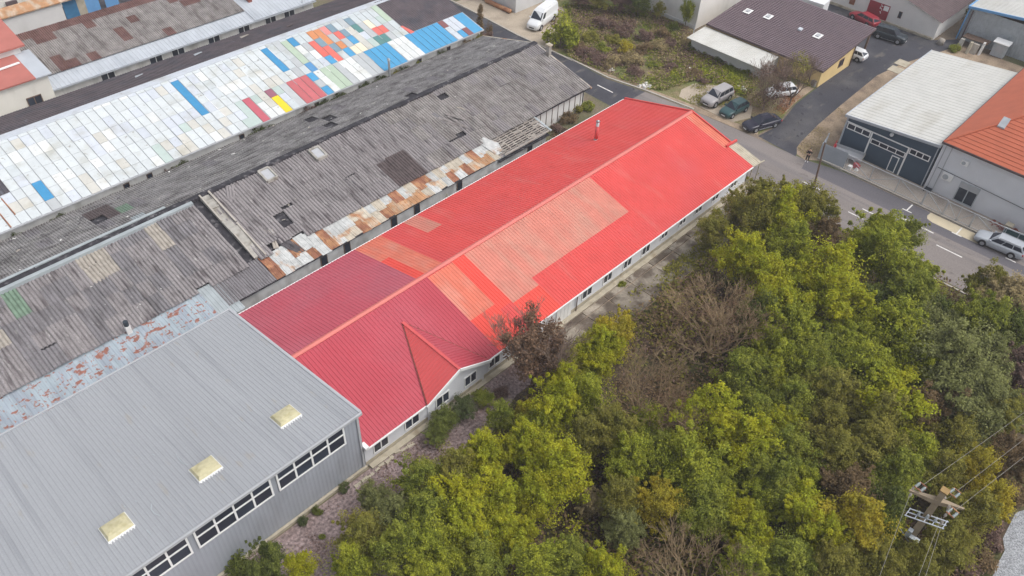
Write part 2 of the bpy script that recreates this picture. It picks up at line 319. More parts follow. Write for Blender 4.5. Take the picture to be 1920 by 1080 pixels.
# ------------------------------------------------------------------ the ground
sheet('ground', [(-150, -150), (380, -150), (380, 380), (-150, 380)], 0, 'ground')
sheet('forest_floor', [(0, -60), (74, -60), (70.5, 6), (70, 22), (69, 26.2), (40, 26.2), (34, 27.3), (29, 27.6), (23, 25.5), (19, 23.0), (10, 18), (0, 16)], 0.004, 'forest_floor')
sheet('leaf_litter', [(-6, 29.9), (-6, 15), (5, 17.5), (13, 20), (21, 24.0), (26.5, 25.8), (31, 27.2), (38.5, 27.0), (38.2, 29.6), (18.4, 29.9)], 0.008, 'leaf_litter')
edge = [(77.0, 120), (76.6, 80), (76.2, 71), (76.4, 62), (76.1, 54.8), (77.2, 49.6), (77.9, 43.5), (78.4, 36.6), (78.6, 30), (78.8, 28), (79.8, 23.9), (79.9, 16), (80.0, 4), (80.0, -60)]
left = [(70.6, -60), (70.4, 6), (70.2, 14), (71.0, 30), (71.3, 49.6), (71.5, 56), (71.0, 70), (70.8, 84), (70.4, 120)]
sheet('road', [(p if p[0] else p) for p in left[:5]]+[(77.2, 49.6)]+[p for p in edge[6:]], 0.008, 'asphalt_old')
sheet('road', [(71.3, 49.6), *left[5:], *edge[:6]], 0.008, 'asphalt_new')
sheet('road_patch', [(76.9, 27.5), (78.7, 28), (79.8, 23.9), (79.85, 13.9), (78.4, 13.6), (78.3, 2), (77.0, 2)], 0.012, 'asphalt_patch')
# side street between the yellow house and the dark hall
sheet('side_street', [(78.55, 29.2), (78.75, 32), (79.0, 34.4), (80.6, 34.2), (82.6, 34.0), (84.7, 34.3), (88.8, 35.1), (94.4, 35.3), (107.5, 35.9), (108.5, 46), (112, 60), (119, 60), (119, 31.0), (122.3, 28.4), (120.5, 27.2), (109, 30.6), (103.5, 31.4), (92.5, 31.0), (86.5, 30.7), (83.6, 30.4), (81.6, 30.1), (80.4, 29.8)], 0.012, 'asphalt_new')
sheet('dirt_verge', [(78.7, 28.1), (79.0, 29.3), (80.2, 30.0), (81.6, 30.3), (83.6, 30.5), (86.5, 30.8), (92.5, 31.1), (103.5, 31.5), (109, 30.7), (121, 27.3), (121, 18.5), (106.5, 18.5), (106.6, 27.4), (83.7, 27.3), (82, 26.8), (80.2, 26.4)], 0.016, 'dirt_tan')
sheet('weedy_lot', [(76.3, 71), (76.5, 62), (76.2, 54.8), (77.3, 49.6), (78.0, 43.5), (78.5, 36.6), (79.2, 34.6), (83, 34.2), (88.8, 35.3), (94.2, 35.5), (91, 41), (91, 52.5), (96, 55.4), (96, 66), (92, 74), (87, 78), (80.8, 75), (78.4, 71.3)], 0.010, 'meadow')
sheet('bare_earth', [(79.2, 38.2), (79.4, 46.0), (81.0, 46.8), (83.6, 46.6), (85.4, 44.2), (85.2, 41), (84.2, 38.4), (81.8, 37.2)], 0.014, 'dirt_pale')
sheet('bare_earth', [(76.4, 66), (76.5, 84), (79.9, 84), (80.7, 76), (86, 77.5), (87.5, 72), (84, 68.5), (80, 68.2), (78.2, 65.0)], 0.014, 'dirt_pale')
sheet('bare_earth', [(77.3, 49.7), (78.0, 43.5), (78.5, 36.7), (79.2, 34.6), (80.2, 35.0), (79.4, 38.2), (79.0, 43.6), (78.2, 49.6), (77.4, 54.6), (76.8, 60), (76.4, 61)], 0.018, 'dirt_tan')
sheet('bare_earth', [(86.2, 34.9), (88.8, 35.3), (94.0, 35.5), (94.0, 37.2), (90.5, 38.5), (87, 36.4)], 0.018, 'dirt_tan')
sheet('yard', [(10, 101), (60, 101), (60, 130), (10, 130)], 0.01, 'asphalt_new')
sheet('yard', [(70.9, 84), (70.6, 100), (76.7, 100), (76.6, 84)], 0.012, 'asphalt_new')
sheet('alley', [(-6, 47.3), (71, 47.3), (71, 49.5), (-6, 49.5)], 0.006, 'dirt_tan')
sheet('forecourt', [(80.1, 26.4), (83.7, 26.9), (83.7, 5), (80.1, 5)], 0.05, 'paving')
sheet('gravel_track', [at(*p) for p in ((1904, 962), (1890, 990), (1880, 1010), (1884, 1032), (1868, 1062), (1850, 1110), (1990, 1110), (1990, 930))], 0.02, 'gravel')
# road markings, each its own mark
for (x, y0, y1, w) in ((74.0, 52.2, 54.7, .16), (74.8, 24.1, 26.2, .15), (75.1, 16.5, 19.3, .15), (76.7, 12.3, 14.2, .15), (75.1, 8.7, 11.3, .15), (73.5, 18.4, 20.1, .13)):
    structure(MB().box(x-w/2, x+w/2, y0, y1, 0.012, 0.016).obj('lane_dash', 'marking'))
arrow = MB().quad((76.25, 16.9, 0.016), (76.45, 15.0, 0.016), (76.72, 14.2, 0.016), (76.85, 14.2, 0.016), (77.05, 14.9, 0.016), (76.75, 15.4, 0.016))
structure(arrow.obj('road_arrow', 'marking'))
for (y, s) in ((15.9, -1), (10.6, -1), (5.2, -1)):
    b = MB().box(78.25, 79.75, y-.07, y+.07, 0.017, 0.024).box(78.2, 78.34, y-.55, y+.45, 0.0245, 0.0285)
    structure(b.obj('parking_line', 'marking'))
pts = [(78.35, 8.3), (78.35, 13.2), (78.6, 13.8), (79.1, 14.0), (79.85, 13.95), (79.85, 8.3)]
sheet('parking_pad', pts, 0.014, 'pad_yellow')
# kerbs
def strip(name, pl, w, h, m):
    b = MB()
    for (p, q) in zip(pl[:-1], pl[1:]):
        p, q = Vector((*p, 0)), Vector((*q, 0)); d = (q-p).normalized(); n = Vector((-d.y, d.x, 0))*w
        b.hexa([p, q, q+n, p+n], [v+Vector((0, 0, h)) for v in (p, q, q+n, p+n)])
    return structure(b.obj(name, m))
strip('kerb', [(80.02, 5), (80.02, 13.9), (79.98, 23.9), (79.9, 24.4)], -0.18, 0.13, 'kerb')
strip('kerb', [(76.25, 61), (76.05, 71), (76.5, 80), (76.9, 100)], -0.25, 0.10, 'kerb')
strip('kerb', [(78.15, 43), (77.35, 49.7), (76.3, 54.9), (76.4, 62)], -0.25, 0.10, 'kerb')
strip('kerb', [(70.05, -20), (69.9, 6), (69.7, 13)], -0.2, 0.12, 'kerb')
for (px, py) in ((1692, 119), (1679, 131)):
    x, y = at(px, py); structure(MB().box(x-.9, x+.9, y-.8, y+.8, 0.0, 0.07).obj('concrete_pad', 'concrete_yellow'))
# broken concrete edging in front of the hall, each piece its own part
ed = thing('concrete_edging', 'broken pale concrete edging lying along the leaf litter', 'edging', (17, 27.4, 0))
for px in ((548, 952, 575, 930), (576, 929, 612, 903), (614, 901, 652, 876), (664, 913, 700, 886), (702, 884, 738, 856), (740, 852, 776, 830)):
    a, c = at(px[0], px[1]), at(px[2], px[3])
    k = random.uniform(0.10, 0.2)
    a, c = Vector((*a, 0)), Vector((*c, 0)); nrm = Vector((-(c-a).y, (c-a).x, 0)).normalized(); t0 = 0.0
    while t0 < .97:
        t1 = min(1, t0+random.uniform(.2, .5)); w0, w1 = random.uniform(.08, .2), random.uniform(.08, .2); o_ = nrm*random.uniform(-.08, .08)
        p, q = a.lerp(c, t0+.01)+o_, a.lerp(c, t1-.01)+o_*.4; hz_ = random.uniform(.05, .16)
        MB().hexa([p-nrm*w0, q-nrm*w1, q+nrm*w1*.8, p+nrm*w0], [v+Vector((0, 0, hz_*random.uniform(.7, 1.2))) for v in (p-nrm*w0*.8, q-nrm*w1*.8, q+nrm*w1*.6, p+nrm*w0*.8)]).obj('edging_block', 'concrete_yellow', ed); t0 = t1
# the slabs of the paved yard beside the red building
ya = structure(MB().box(38.3, 69.5, 26.0, 30.0, 0.004, 0.02).obj('paved_yard', 'dirt_tan'))
xs = 38.4
while xs < 68.5:
    w = random.uniform(3.0, 3.5)
    for (y0, y1) in ((26.1, 28.92), (29.0, 29.62)):
        dz = random.uniform(0.06, 0.11)
        MB().hexa([(xs+.05, y0, .02), (xs+w-.05, y0, .02), (xs+w-.05, y1, .02), (xs+.05, y1, .02)],
                  [(xs+.06, y0+.01, dz), (xs+w-.06, y0+.01, dz+random.uniform(-.02, .03)), (xs+w-.06, y1-.01, dz+.01), (xs+.06, y1-.01, dz)]).obj('paving_slab', 'slab', ya)
    xs += w
MB().box(18.4, 69.4, 29.68, 30.15, 0.02, 0.16).obj('plinth_strip', 'concrete_yellow', ya)

# ------------------------------------------------------------------ windows
def win(parent, axis, c0, a0, a1, z0, z1, cols=2, rows=1, fm='white_paint', fw_=0.09, out=-1, gl='glass', name='window'):
    """window in a wall plane: axis 'y' (wall at y=c0, spans x) or 'x' (wall at x=c0, spans y); out = outward sign"""
    f = MB()
    def bx(b, u0, u1, v0, v1, d0, d1):
        lo, hi = sorted((c0+out*d0, c0+out*d1))
        if axis == 'y': b.box(u0, u1, lo, hi, v0, v1)
        else: b.box(lo, hi, u0, u1, v0, v1)
    bx(f, a0, a1, z0, z0+fw_, .002, .07); bx(f, a0, a1, z1-fw_, z1, .002, .07)
    for i in range(cols+1):
        u = a0+(a1-a0-fw_)*i/cols; bx(f, u, u+fw_, z0+fw_, z1-fw_, .002, .068)
    for j in range(1, rows):
        v = z0+(z1-z0)*j/rows; bx(f, a0+fw_, a1-fw_, v-fw_/2, v+fw_/2, .002, .066)
    fo = sub(f.obj(name, fm, parent), parent)
    for i in range(cols):
        u = a0+(a1-a0-fw_)*i/cols+fw_; u1 = a0+(a1-a0-fw_)*(i+1)/cols
        for j in range(rows):
            v = z0+(z1-z0)*j/rows+fw_*(1 if j == 0 else .5); v1 = z0+(z1-z0)*(j+1)/rows-fw_*(1 if j == rows-1 else .5)
            p = MB(); bx(p, u, u1, v, v1, .003, .025); p.obj('pane', gl if gl != 'glass' or random.random() < .55 else 'glass_blue', fo)
    return fo

# ------------------------------------------------------------------ grey hall (front left)
h = thing('grey_hall', 'large grey metal hall with long ribbon windows and three cream skylights', 'hall', (3, 38, 0))
HX0, HX1, HY0, HY1, HZ0, HZ1 = -14.0, 18.1, 29.85, 47.0, 6.95, 4.2
w = MB(); w.ribs((HX0, 30.24, 0.0), (HX1-0.03-HX0, 0, 0), (0, 0, 6.85), 107, 0.012, prof=((0, 0), (.3, 0), (.45, 1), (.75, 1), (.9, 0), (1, 0)))
w.quad((HX1-.03, 30.24, 0), (HX1-.03, 46.8, 0), (HX1-.03, 46.8, 4.2), (HX1-.03, 30.24, 6.85)); w.quad((HX0, 46.8, 0), (HX0, 46.8, 4.2), (HX1, 46.8, 4.2), (HX1, 46.8, 0))
w.quad((HX0, 30.24, 0), (HX0, 30.24, 6.85), (HX0, 46.8, 4.2), (HX0, 46.8, 0))
w.obj('wall', 'hall_wall', h)
r = MB().ribs((HX0, HY0, HZ0), (HX1-HX0, 0, 0), (0, HY1-HY0, HZ1-HZ0), 110, 0.028)
r.hexa([(HX0, HY0, HZ0-.2), (HX1, HY0, HZ0-.2), (HX1, HY1, HZ1-.2), (HX0, HY1, HZ1-.2)], [(HX0, HY0, HZ0-.02), (HX1, HY0, HZ0-.02), (HX1, HY1, HZ1-.02), (HX0, HY1, HZ1-.02)])
rf = sub(r.obj('roof', 'hall_roof', h), h)
t = MB(); t.bar((HX1+.03, HY0-.05, HZ0+.01), (HX1+.03, HY1+.05, HZ1+.01), .2, .12); t.obj('flashing', 'trim_grey', rf)
MB().bar((HX0, HY1+.08, HZ1+.06), (HX1+.1, HY1+.08, HZ1+.06), .12, .08).obj('back_flashing', 'trim_grey', rf)
MB().box(HX0, HX1+.1, HY0-.16, HY0-.02, HZ0-.24, HZ0-.02).obj('gutter', 'trim_grey', rf)
MB().box(HX1-.16, HX1+.02, 30.14, 30.22, 0.15, 6.7).obj('corner_trim', 'trim_grey', h)
MB().box(HX0, HX1+.1, 30.0, 30.2, 0, 0.28).obj('plinth', 'concrete_yellow', h)
for x0 in (11.47, 5.65, -0.17, -6.0):
    win(h, 'y', 30.2, x0, x0+5.42, 4.2, 6.55, 4, 2, fw_=0.13)
for cx in (14.5, 8.5, 2.6):
    cy = 33.35; zc = HZ0+(cy-HY0)/(HY1-HY0)*(HZ1-HZ0); k = (HZ1-HZ0)/(HY1-HY0)
    def P(dx, dy, dz): return (cx+dx, cy+dy, zc+dy*k+dz)
    b = MB().hexa([P(-.85, -.74, 0), P(.85, -.74, 0), P(.85, .74, 0), P(-.85, .74, 0)], [P(-.82, -.72, .16), P(.82, -.72, .16), P(.82, .72, .16), P(-.82, .72, .16)])
    for i in range(9): b.box(cx-.75+i*.18, cx-.69+i*.18, cy-.86, cy-.73, zc-.75*k-.02, zc-.75*k+.07)
    sk = sub(b.obj('skylight', 'white_paint', h), h)
    d = MB().hexa([P(-.8, -.7, .16), P(.8, -.7, .16), P(.8, .7, .16), P(-.8, .7, .16)], [P(-.68, -.55, .36), P(.68, -.55, .36), P(.68, .55, .36), P(-.68, .55, .36)])
    d.hexa([P(-.68, -.55, .36), P(.68, -.55, .36), P(.68, .55, .36), P(-.68, .55, .36)], [P(-.35, -.2, .43), P(.35, -.2, .43), P(.35, .2, .43), P(-.35, .2, .43)])
    d.obj('dome', 'dome', sk)
for pl in (((330, 852), (335, 860), (343, 869), (352, 872)), ((285, 945), (284, 956), (290, 964), (300, 968)), ((286, 851), (290, 854)), ((253, 938), (257, 942)), ((276, 995), (283, 1003)), ((233, 949), (235, 951))):
    q = []
    for (px, py) in pl:
        x, y = at(px, py, 6.2); x, y = at(px, py, HZ0+(y-HY0)/(HY1-HY0)*(HZ1-HZ0)); q.append((x, y, HZ0+(y-HY0)/(HY1-HY0)*(HZ1-HZ0)+.05))
    scr = MB()
    for a, c in zip(q[:-1], q[1:]): scr.bar(a, c, .05, .012)
    scr.obj('scuff_mark', 'steel_dull', rf)

# ------------------------------------------------------------------ red building
R = thing('red_roofed_building', 'long low building with a patched red metal roof and one gabled dormer', 'building', (44, 38.85, 0))
RY, RZ, FE, BE, EZ = 38.85, 4.8, 29.9, 47.8, 2.5
def rp(side, x, s, dz=0.0):
    e = FE if side < 0 else BE
    return Vector((x, RY+(e-RY)*s, RZ+(EZ-RZ)*s+dz))
def red_panel(side, x0, x1, s0, s1, m, lift=0.0):
    a = rp(side, x0, s0, lift); n = max(1, round((x1-x0)/0.31))
    MB().ribs(a, (x1-x0, 0, 0), rp(side, x0, s1, lift)-a, n, 0.036).obj('roof_sheet', m, R)
for p in ((18.15, 24.25, 0, 1, 'crimson'), (24.25, 30.25, 0, .955, 'crimson'), (30.25, 31.8, 0, 1, 'crimson'), (31.8, 34.6, 0, .03, 'red'), (31.8, 34.6, .03, .61, 'peach'), (31.8, 34.6, .61, 1, 'bright_red'), (34.6, 36.0, 0, .68, 'bright_red'), (34.6, 36, .68, 1, 'red'),
          (36.0, 52.8, 0, .025, 'red'), (36.0, 39.2, .025, .70, 'faded'), (39.2, 52.8, .025, .60, 'faded'), (36, 39.2, .70, 1, 'bright_red'), (39.2, 52.8, .60, 1, 'red'), (52.8, 69.0, 0, 1, 'red'), (69.0, 69.65, .62, 1, 'red'), (69.0, 70.3, 0, .62, 'peach')):
    red_panel(-1, *p)
for p in ((18.15, 31.0, 0, 1, 'red_pink'), (31.0, 31.95, 0, .57, 'bright_red'), (31.0, 31.95, .57, 1, 'peach'), (31.95, 33.9, 0, 1, 'peach'), (33.9, 36.7, 0, 1, 'red'),
          (36.7, 38.45, 0, .6, 'red'), (36.7, 38.45, .6, 1, 'faded'), (38.45, 70.3, 0, 1, 'red')):
    red_panel(1, *p)
dk = MB()
for sd in (-1, 1):
    q = Vector((0, 0, -.12))
    for (xa, xb, sb) in (((18.1, 24.2, 1), (24.2, 30.3, .94), (30.3, 69.6, 1)) if sd < 0 else ((18.1, 69.6, 1),)):
        a, c, d, e = rp(sd, xa, 0, -.03), rp(sd, xb, 0, -.03), rp(sd, xb, sb, -.03), rp(sd, xa, sb, -.03)
        dk.hexa([a+q, c+q, d+q, e+q], [a, c, d, e])
dk.obj('roof_deck', 'white_paint', R)
MB().hexa([(18.1, RY-.22, RZ-.01), (70.35, RY-.22, RZ-.01), (70.35, RY, RZ+.06), (18.1, RY, RZ+.06)], [(18.1, RY-.21, RZ+.05), (70.35, RY-.21, RZ+.05), (70.35, RY, RZ+.15), (18.1, RY, RZ+.15)]).hexa(
    [(18.1, RY, RZ+.06), (70.35, RY, RZ+.06), (70.35, RY+.22, RZ-.01), (18.1, RY+.22, RZ-.01)], [(18.1, RY, RZ+.15), (70.35, RY, RZ+.15), (70.35, RY+.21, RZ+.05), (18.1, RY+.21, RZ+.05)]).obj('ridge_cap', 'ridge_red', R)
v = MB(); v.bar(rp(1, 70.38, 0, .05), rp(1, 70.38, 1.0, .05), .16, .2); v.bar(rp(-1, 70.38, 0, .05), rp(-1, 70.38, .62, .05), .16, .2); v.bar(rp(-1, 69.3, .62, .12), rp(-1, 71.3, .62, .0), .22, .22)
v.obj('verge_trim', 'red', R)
e = MB(); e.box(18.3, 24.2, FE-.10, FE+.0, EZ-.13, EZ-.01); e.box(30.3, 69.6, FE-.10, FE+.0, EZ-.13, EZ-.01); e.box(18.3, 70.2, BE, BE+.1, EZ-.13, EZ-.01); e.obj('eave_trim', 'white_paint', R)
MB().box(18.1, 18.42, FE-.12, FE+.5, EZ-.04, EZ+.22).obj('eave_end', 'white_paint', R)
wl = MB(); wl.box(18.2, 69.4, 30.2, 30.42, 0, 2.42); wl.box(18.2, 69.4, 47.3, 47.5, 0, 2.42)
wl.hexa([(69.2, 30.2, 0), (69.4, 30.2, 0), (69.4, 47.5, 0), (69.2, 47.5, 0)], [(69.2, 30.2, 2.4), (69.4, 30.2, 2.4), (69.4, 47.5, 2.4), (69.2, 47.5, 2.4)])
wl.add([(69.4, 30.2, 2.4), (69.4, 47.5, 2.4), (69.4, 38.85, 4.6)], [(0, 1, 2)])
wl.obj('wall', 'wall_light', R)
MB().box(18.2, 69.4, 30.17, 30.197, 0.16, 0.55).obj('plinth', 'concrete_yellow', R)
for (x0, x1) in ((18.97, 20.4), (21.95, 23.4), (30.75, 32.1), (33.9, 35.2), (42.35, 43.75), (45.3, 46.6), (48.2, 49.45), (51.0, 52.3), (53.95, 55.1), (57.0, 58.1), (59.6, 60.9), (62.65, 63.9), (66, 67.2)):
    win(R, 'y', 30.2, x0, x1, 0.85 if x1 < 53 else 1.15, 2.0, 2, 1)
d = MB().box(38.95, 40.95, 30.13, 30.19, 0.16, 2.05)
for i in range(4): d.box(38.98+i*.5, 39.42+i*.5, 30.11, 30.128, 0.2, 2.0)
d.obj('garage_door', 'white_paint', R)
MB().tube((41.6, 30.08, 0.05), (41.6, 30.08, 2.35), .05).tube((41.6, 30.08, 0.1), (41.55, 29.85, .03), .05).obj('downpipe', 'wood_brown', R)
# dormer
ap, ab, dl, dr = Vector((27.2, 29.72, 4.08)), Vector((27.2, 36.42, 4.20)), Vector((23.92, 29.72, 2.56)), Vector((30.45, 29.72, 2.56))
def dorm(side):
    c = dl if side < 0 else dr; b = MB(); n = 22; lf_ = Vector((0, 0, .07))
    N = (ab-ap).cross(c-ap).normalized(); N = N if N.z > 0 else -N
    for i in range(n):
        t0, t1, tm = i/n, (i+1)/n, (i+.35)/n
        def pt(t, k): return ap+(ab-ap)*t+(c-ap)*k*1.0*(1-t)+lf_
        b.quad(pt(t0, 0), pt(tm, 0), pt(tm, 1), pt(t0, 1)); b.quad(pt(tm, 0), pt(tm, 0)+N*.045, pt(tm, 1)+N*.045, pt(tm, 1))
        b.quad(pt(tm, 0)+N*.045, pt(t1, 0), pt(t1, 1), pt(tm, 1)+N*.045)
    return b
D = sub(dorm(-1).obj('dormer', 'dormer_red', R), R)
dorm(1).obj('dormer_sheet', 'crimson', D)
MB().bar(ap+Vector((0, 0, .1)), ab+Vector((0, 0, .08)), .26, .06).obj('dormer_ridge', 'dormer_red', D)
vv = MB(); vv.bar(dl+Vector((0, .1, .06)), ab+Vector((-.06, 0, .03)), .05, .04); vv.bar(dr+Vector((0, .1, .06)), ab+Vector((.06, 0, .03)), .05, .04); vv.obj('valley', 'brick', D)
bb = MB(); bb.bar(ap+Vector((0, -.05, 0)), dl+Vector((-.1, -.05, -.05)), .1, .26); bb.bar(ap+Vector((0, -.05, 0)), dr+Vector((.1, -.05, -.05)), .1, .26); bb.obj('bargeboard', 'white_paint', D)
MB().hexa([(24.2, 30.12, 2.4), (30.2, 30.12, 2.4), (27.2, 30.12, 3.95)], [(24.2, 30.3, 2.4), (30.2, 30.3, 2.4), (27.2, 30.3, 3.95)]).box(24.2, 30.2, 30.12, 30.198, 0.14, 2.4).obj('gable_wall', 'wall_light', R)
win(R, 'y', 30.12, 25.0, 26.4, 0.9, 2.08, 2, 1); win(R, 'y', 30.12, 28.0, 29.35, 0.9, 2.08, 2, 1)
MB().box(24.5, 29.9, 30.06, 30.117, 0.16, 0.5).obj('plinth', 'concrete_yellow', R)
# beige porch at the road end, steel flue
pc = MB().ribs(rp(-1, 69.68, .63, -.02), (1.75, 0, -.25), rp(-1, 69.68, 1.0, 0)-rp(-1, 69.68, .63, 0), 5, .03); pc.bar(rp(-1, 69.7, 1.0, -.06), rp(-1, 72.0, 1.0, -.36), .1, .12); pc.bar(rp(-1, 69.75, .99, -2.4), rp(-1, 69.75, .99, -.1), .08)
pc.bar(rp(-1, 71.3, .99, -2.4), rp(-1, 71.3, .99, -.3), .08); pc.bar(rp(-1, 71.3, .66, -3.2), rp(-1, 71.3, .66, -.2), .08)
pc.obj('porch_roof', 'concrete_yellow', R)
fz = 3.55
fl = sub(MB().tube((59.76, 43.5, fz), (59.76, 43.5, fz+2.2), .17, .17, 12).tube((59.76, 43.5, fz-.15), (59.76, 43.5, fz+.12), .26, .2, 12).obj('flue', 'steel', R, True), R)
MB().tube((59.76, 43.5, fz+.25), (59.76, 43.5, fz+1.75), .19, .19, 12).obj('flue_sleeve', 'dormer_red', fl, True)
MB().tube((59.76, 43.5, fz+2.3), (59.76, 43.5, fz+2.45), .24, .06, 12).tube((59.76, 43.5, fz+2.2), (59.76, 43.5, fz+2.32), .1, .1, 8).obj('flue_cap', 'steel', fl, True)

# ------------------------------------------------------------------ derelict workshop with corrugated roof
A = thing('derelict_workshop', 'long derelict workshop with weathered grey corrugated roof and rusty lean-to strip', 'workshop', (34, 60.7, 0))
AX0, AX1, AY, AZ, ANY, ANZ, AFY, AFZ = -4.0, 68.6, 60.7, 5.1, 51.7, 2.98, 69.7, 2.7
def ap_(side, x, s, dz=0.0):
    ey, ez = (ANY, ANZ) if side < 0 else (AFY, AFZ)
    return Vector((x, AY+(ey-AY)*s, AZ+(ez-AZ)*s+dz))
WAVE = ((0, 0), (.2, .85), (.45, 1), (.7, .8), (.85, 0), (1, 0))
NC, NR = 60, 5; cw = (AX1-AX0)/NC
slen = (ap_(-1, 0, 1)-ap_(-1, 0, 0)).length; ang = math.atan2(AZ-ANZ, AY-ANY)
cm = MB().ribs((-.5*cw-.03, 0, 0), (cw+.06, 0, 0), (0, -slen/NR-.16, 0), 4, .11, prof=WAVE).obj('tmp', 'asbestos'); cme = cm.data; bpy.data.objects.remove(cm)
PATCH = [(17.9, 18.8, .09, .35, 'sheet_cream'), (12.3, 13.3, .10, .33, 'sheet_cream'), (6.0, 6.9, .08, .36, 'sheet_green'), (3.6, 4.5, .39, .66, 'sheet_cream'), (40.3, 41.5, .65, 1.0, 'sheet_maroon'), (41.8, 42.7, .62, 1.0, 'sheet_maroon')]
HOLES = {(26, 3)}
BROKEN = {(46, 0): .55, (24, 4): .45, (25, 4): .7, (27, 2): .75, (44, 3): .6, (43, 3): .8, (33, 2): .85, (18, 4): .75, (8, 3): .8, (52, 1): .9, (26, 4): .6}
for i in range(NC):
    for j in range(NR):
        xc = AX0+(i+.5)*cw; s0 = j/NR
        if 22.7 < xc < 24.3 or (i, j) in HOLES: continue
        m = 'asbestos' if xc > 24 else random.choice(['asbestos', 'asbestos_dark'])
        if xc > 44 and random.random() < .75: m = 'asbestos_brown'
        for (x0, x1, p0, p1, pm) in PATCH:
            if x0-.25 < xc < x1+.25 and p0-.05 < (j+.5)/NR < p1+.03: m = pm
        sag = .06*math.sin(xc*.55+j)*math.sin(xc*.23+1.3*j)+.03*math.sin(xc*1.7+j*2.1)
        p = ap_(-1, xc, s0, .07+.012*(i % 2)+.02*j+sag)
        k = 1.0 if random.random() < .86 else random.uniform(3, 7)
        brk = (i, j) in BROKEN
        inst('roof_sheet', cme, A, p, (ang+RAD(random.uniform(-.5, .3)*k), RAD(random.uniform(-.3, .3)), RAD(random.uniform(-.5, .5)*k)), (1, BROKEN[(i, j)], 1) if brk else None, m)
far = MB()
for i in range(NC):
    for j in range(NR):
        if (i, j) in {(36, 3), (37, 2), (36, 1), (44, 0), (16, 2)}: continue
        xc = AX0+i*cw; a = ap_(1, xc, j/NR-.01, .03+.012*(i % 2)-.012*j); mi = 0
        if 17.2 < xc+cw/2 < 18.7: mi = {0: 2, 1: 0, 2: 1, 3: 0}.get(j, 0)
        if 15.8 < xc+cw/2 < 17.4 and j in (2, 3): mi = 3
        if random.random() < .05: mi = 4
        far.ribs(a, (cw, 0, random.uniform(-.01, .02)), ap_(1, xc, (j+1)/NR+.015, .045+.012*(i % 2)-.012*j)-a, 5, .08, prof=WAVE, mi=mi)
stuff(far.obj('far_roof_sheets', ['asbestos_far', 'sheet_green', 'sheet_paleblue', 'sheet_maroon', 'asbestos_dark'], A))
dk = MB()
for sd in (-1, 1):
    a, c, d, e = ap_(sd, AX0, 0, -.06), ap_(sd, AX1, 0, -.06), ap_(sd, AX1, 1, -.06), ap_(sd, AX0, 1, -.06); q = Vector((0, 0, -.1)); dk.hexa([a+q, c+q, d+q, e+q], [a, c, d, e])
dk.obj('roof_deck', 'tar', A)
rd = MB(); x = AX0
while x < AX1:
    L_ = random.uniform(1.2, 2.4); x1 = min(x+L_, AX1); dz = random.uniform(0, .05); wd = random.uniform(.26, .36)
    rd.hexa([(x, AY-wd, AZ-.05), (x1, AY-wd-.02, AZ-.05), (x1, AY+wd, AZ-.05), (x, AY+wd, AZ-.05)], [(x, AY-wd, AZ+.20+dz), (x1, AY-wd, AZ+.22+dz), (x1, AY+wd*.8, AZ+.23+dz), (x, AY+wd*.8, AZ+.2+dz)]); x = x1
rd.obj('ridge_cap', 'tar', A)
MB().box(AX0, 20.5, AY+.34, AY+.62, AZ-.02, AZ+.24).box(AX0, 22.6, AY-.74, AY-.34, AZ-.1, AZ+.24).obj('ridge_flashing', 'sheet_paleblue', A)
# fire wall across the near slope
fwm = MB()
for k in range(9):
    s0, s1 = .03+k*.103, .03+(k+1)*.103; hgt = random.uniform(.22, .42)
    a, c = ap_(-1, 23.45, s0), ap_(-1, 23.45, s1); wx = random.uniform(.75, .95)
    fwm.hexa([a, a+Vector((wx, 0, 0)), c+Vector((wx, 0, 0)), c], [a+Vector((0, 0, hgt)), a+Vector((wx, 0, hgt)), c+Vector((wx, 0, hgt-.06)), c+Vector((0, 0, hgt-.04))])
fb = sub(fwm.obj('fire_wall', 'concrete', A), A)
fe = MB(); fe.bar(ap_(-1, 24.42, .03, .46), ap_(-1, 24.42, .5, .44), .16, .14); fe.bar(ap_(-1, 24.4, .52, .42), ap_(-1, 24.36, 1.0, .4), .16, .14); fe.bar(ap_(-1, 23.5, .03, .44), ap_(-1, 23.45, .42, .42), .14, .14); fe.bar(ap_(-1, 23.5, .62, .4), ap_(-1, 23.4, .98, .4), .12, .12)
fe.obj('coping', 'kerb', fb)
# roof-light boxes
for (x0, x1, s0, s1) in ((29.5, 30.6, .055, .215), (35.1, 36.2, .08, .235)):
    b = MB(); c = [(x0, s0), (x1, s0), (x1, s1), (x0, s1)]
    for (p, q) in zip(c, c[1:]+c[:1]): b.bar(ap_(-1, *p, .26), ap_(-1, *q, .26), .2, .34)
    bx = sub(b.obj('roof_light', 'concrete', A), A)
    MB().quad(*[ap_(-1, *p, .33) for p in c]).obj('pane', 'trim_grey', bx)
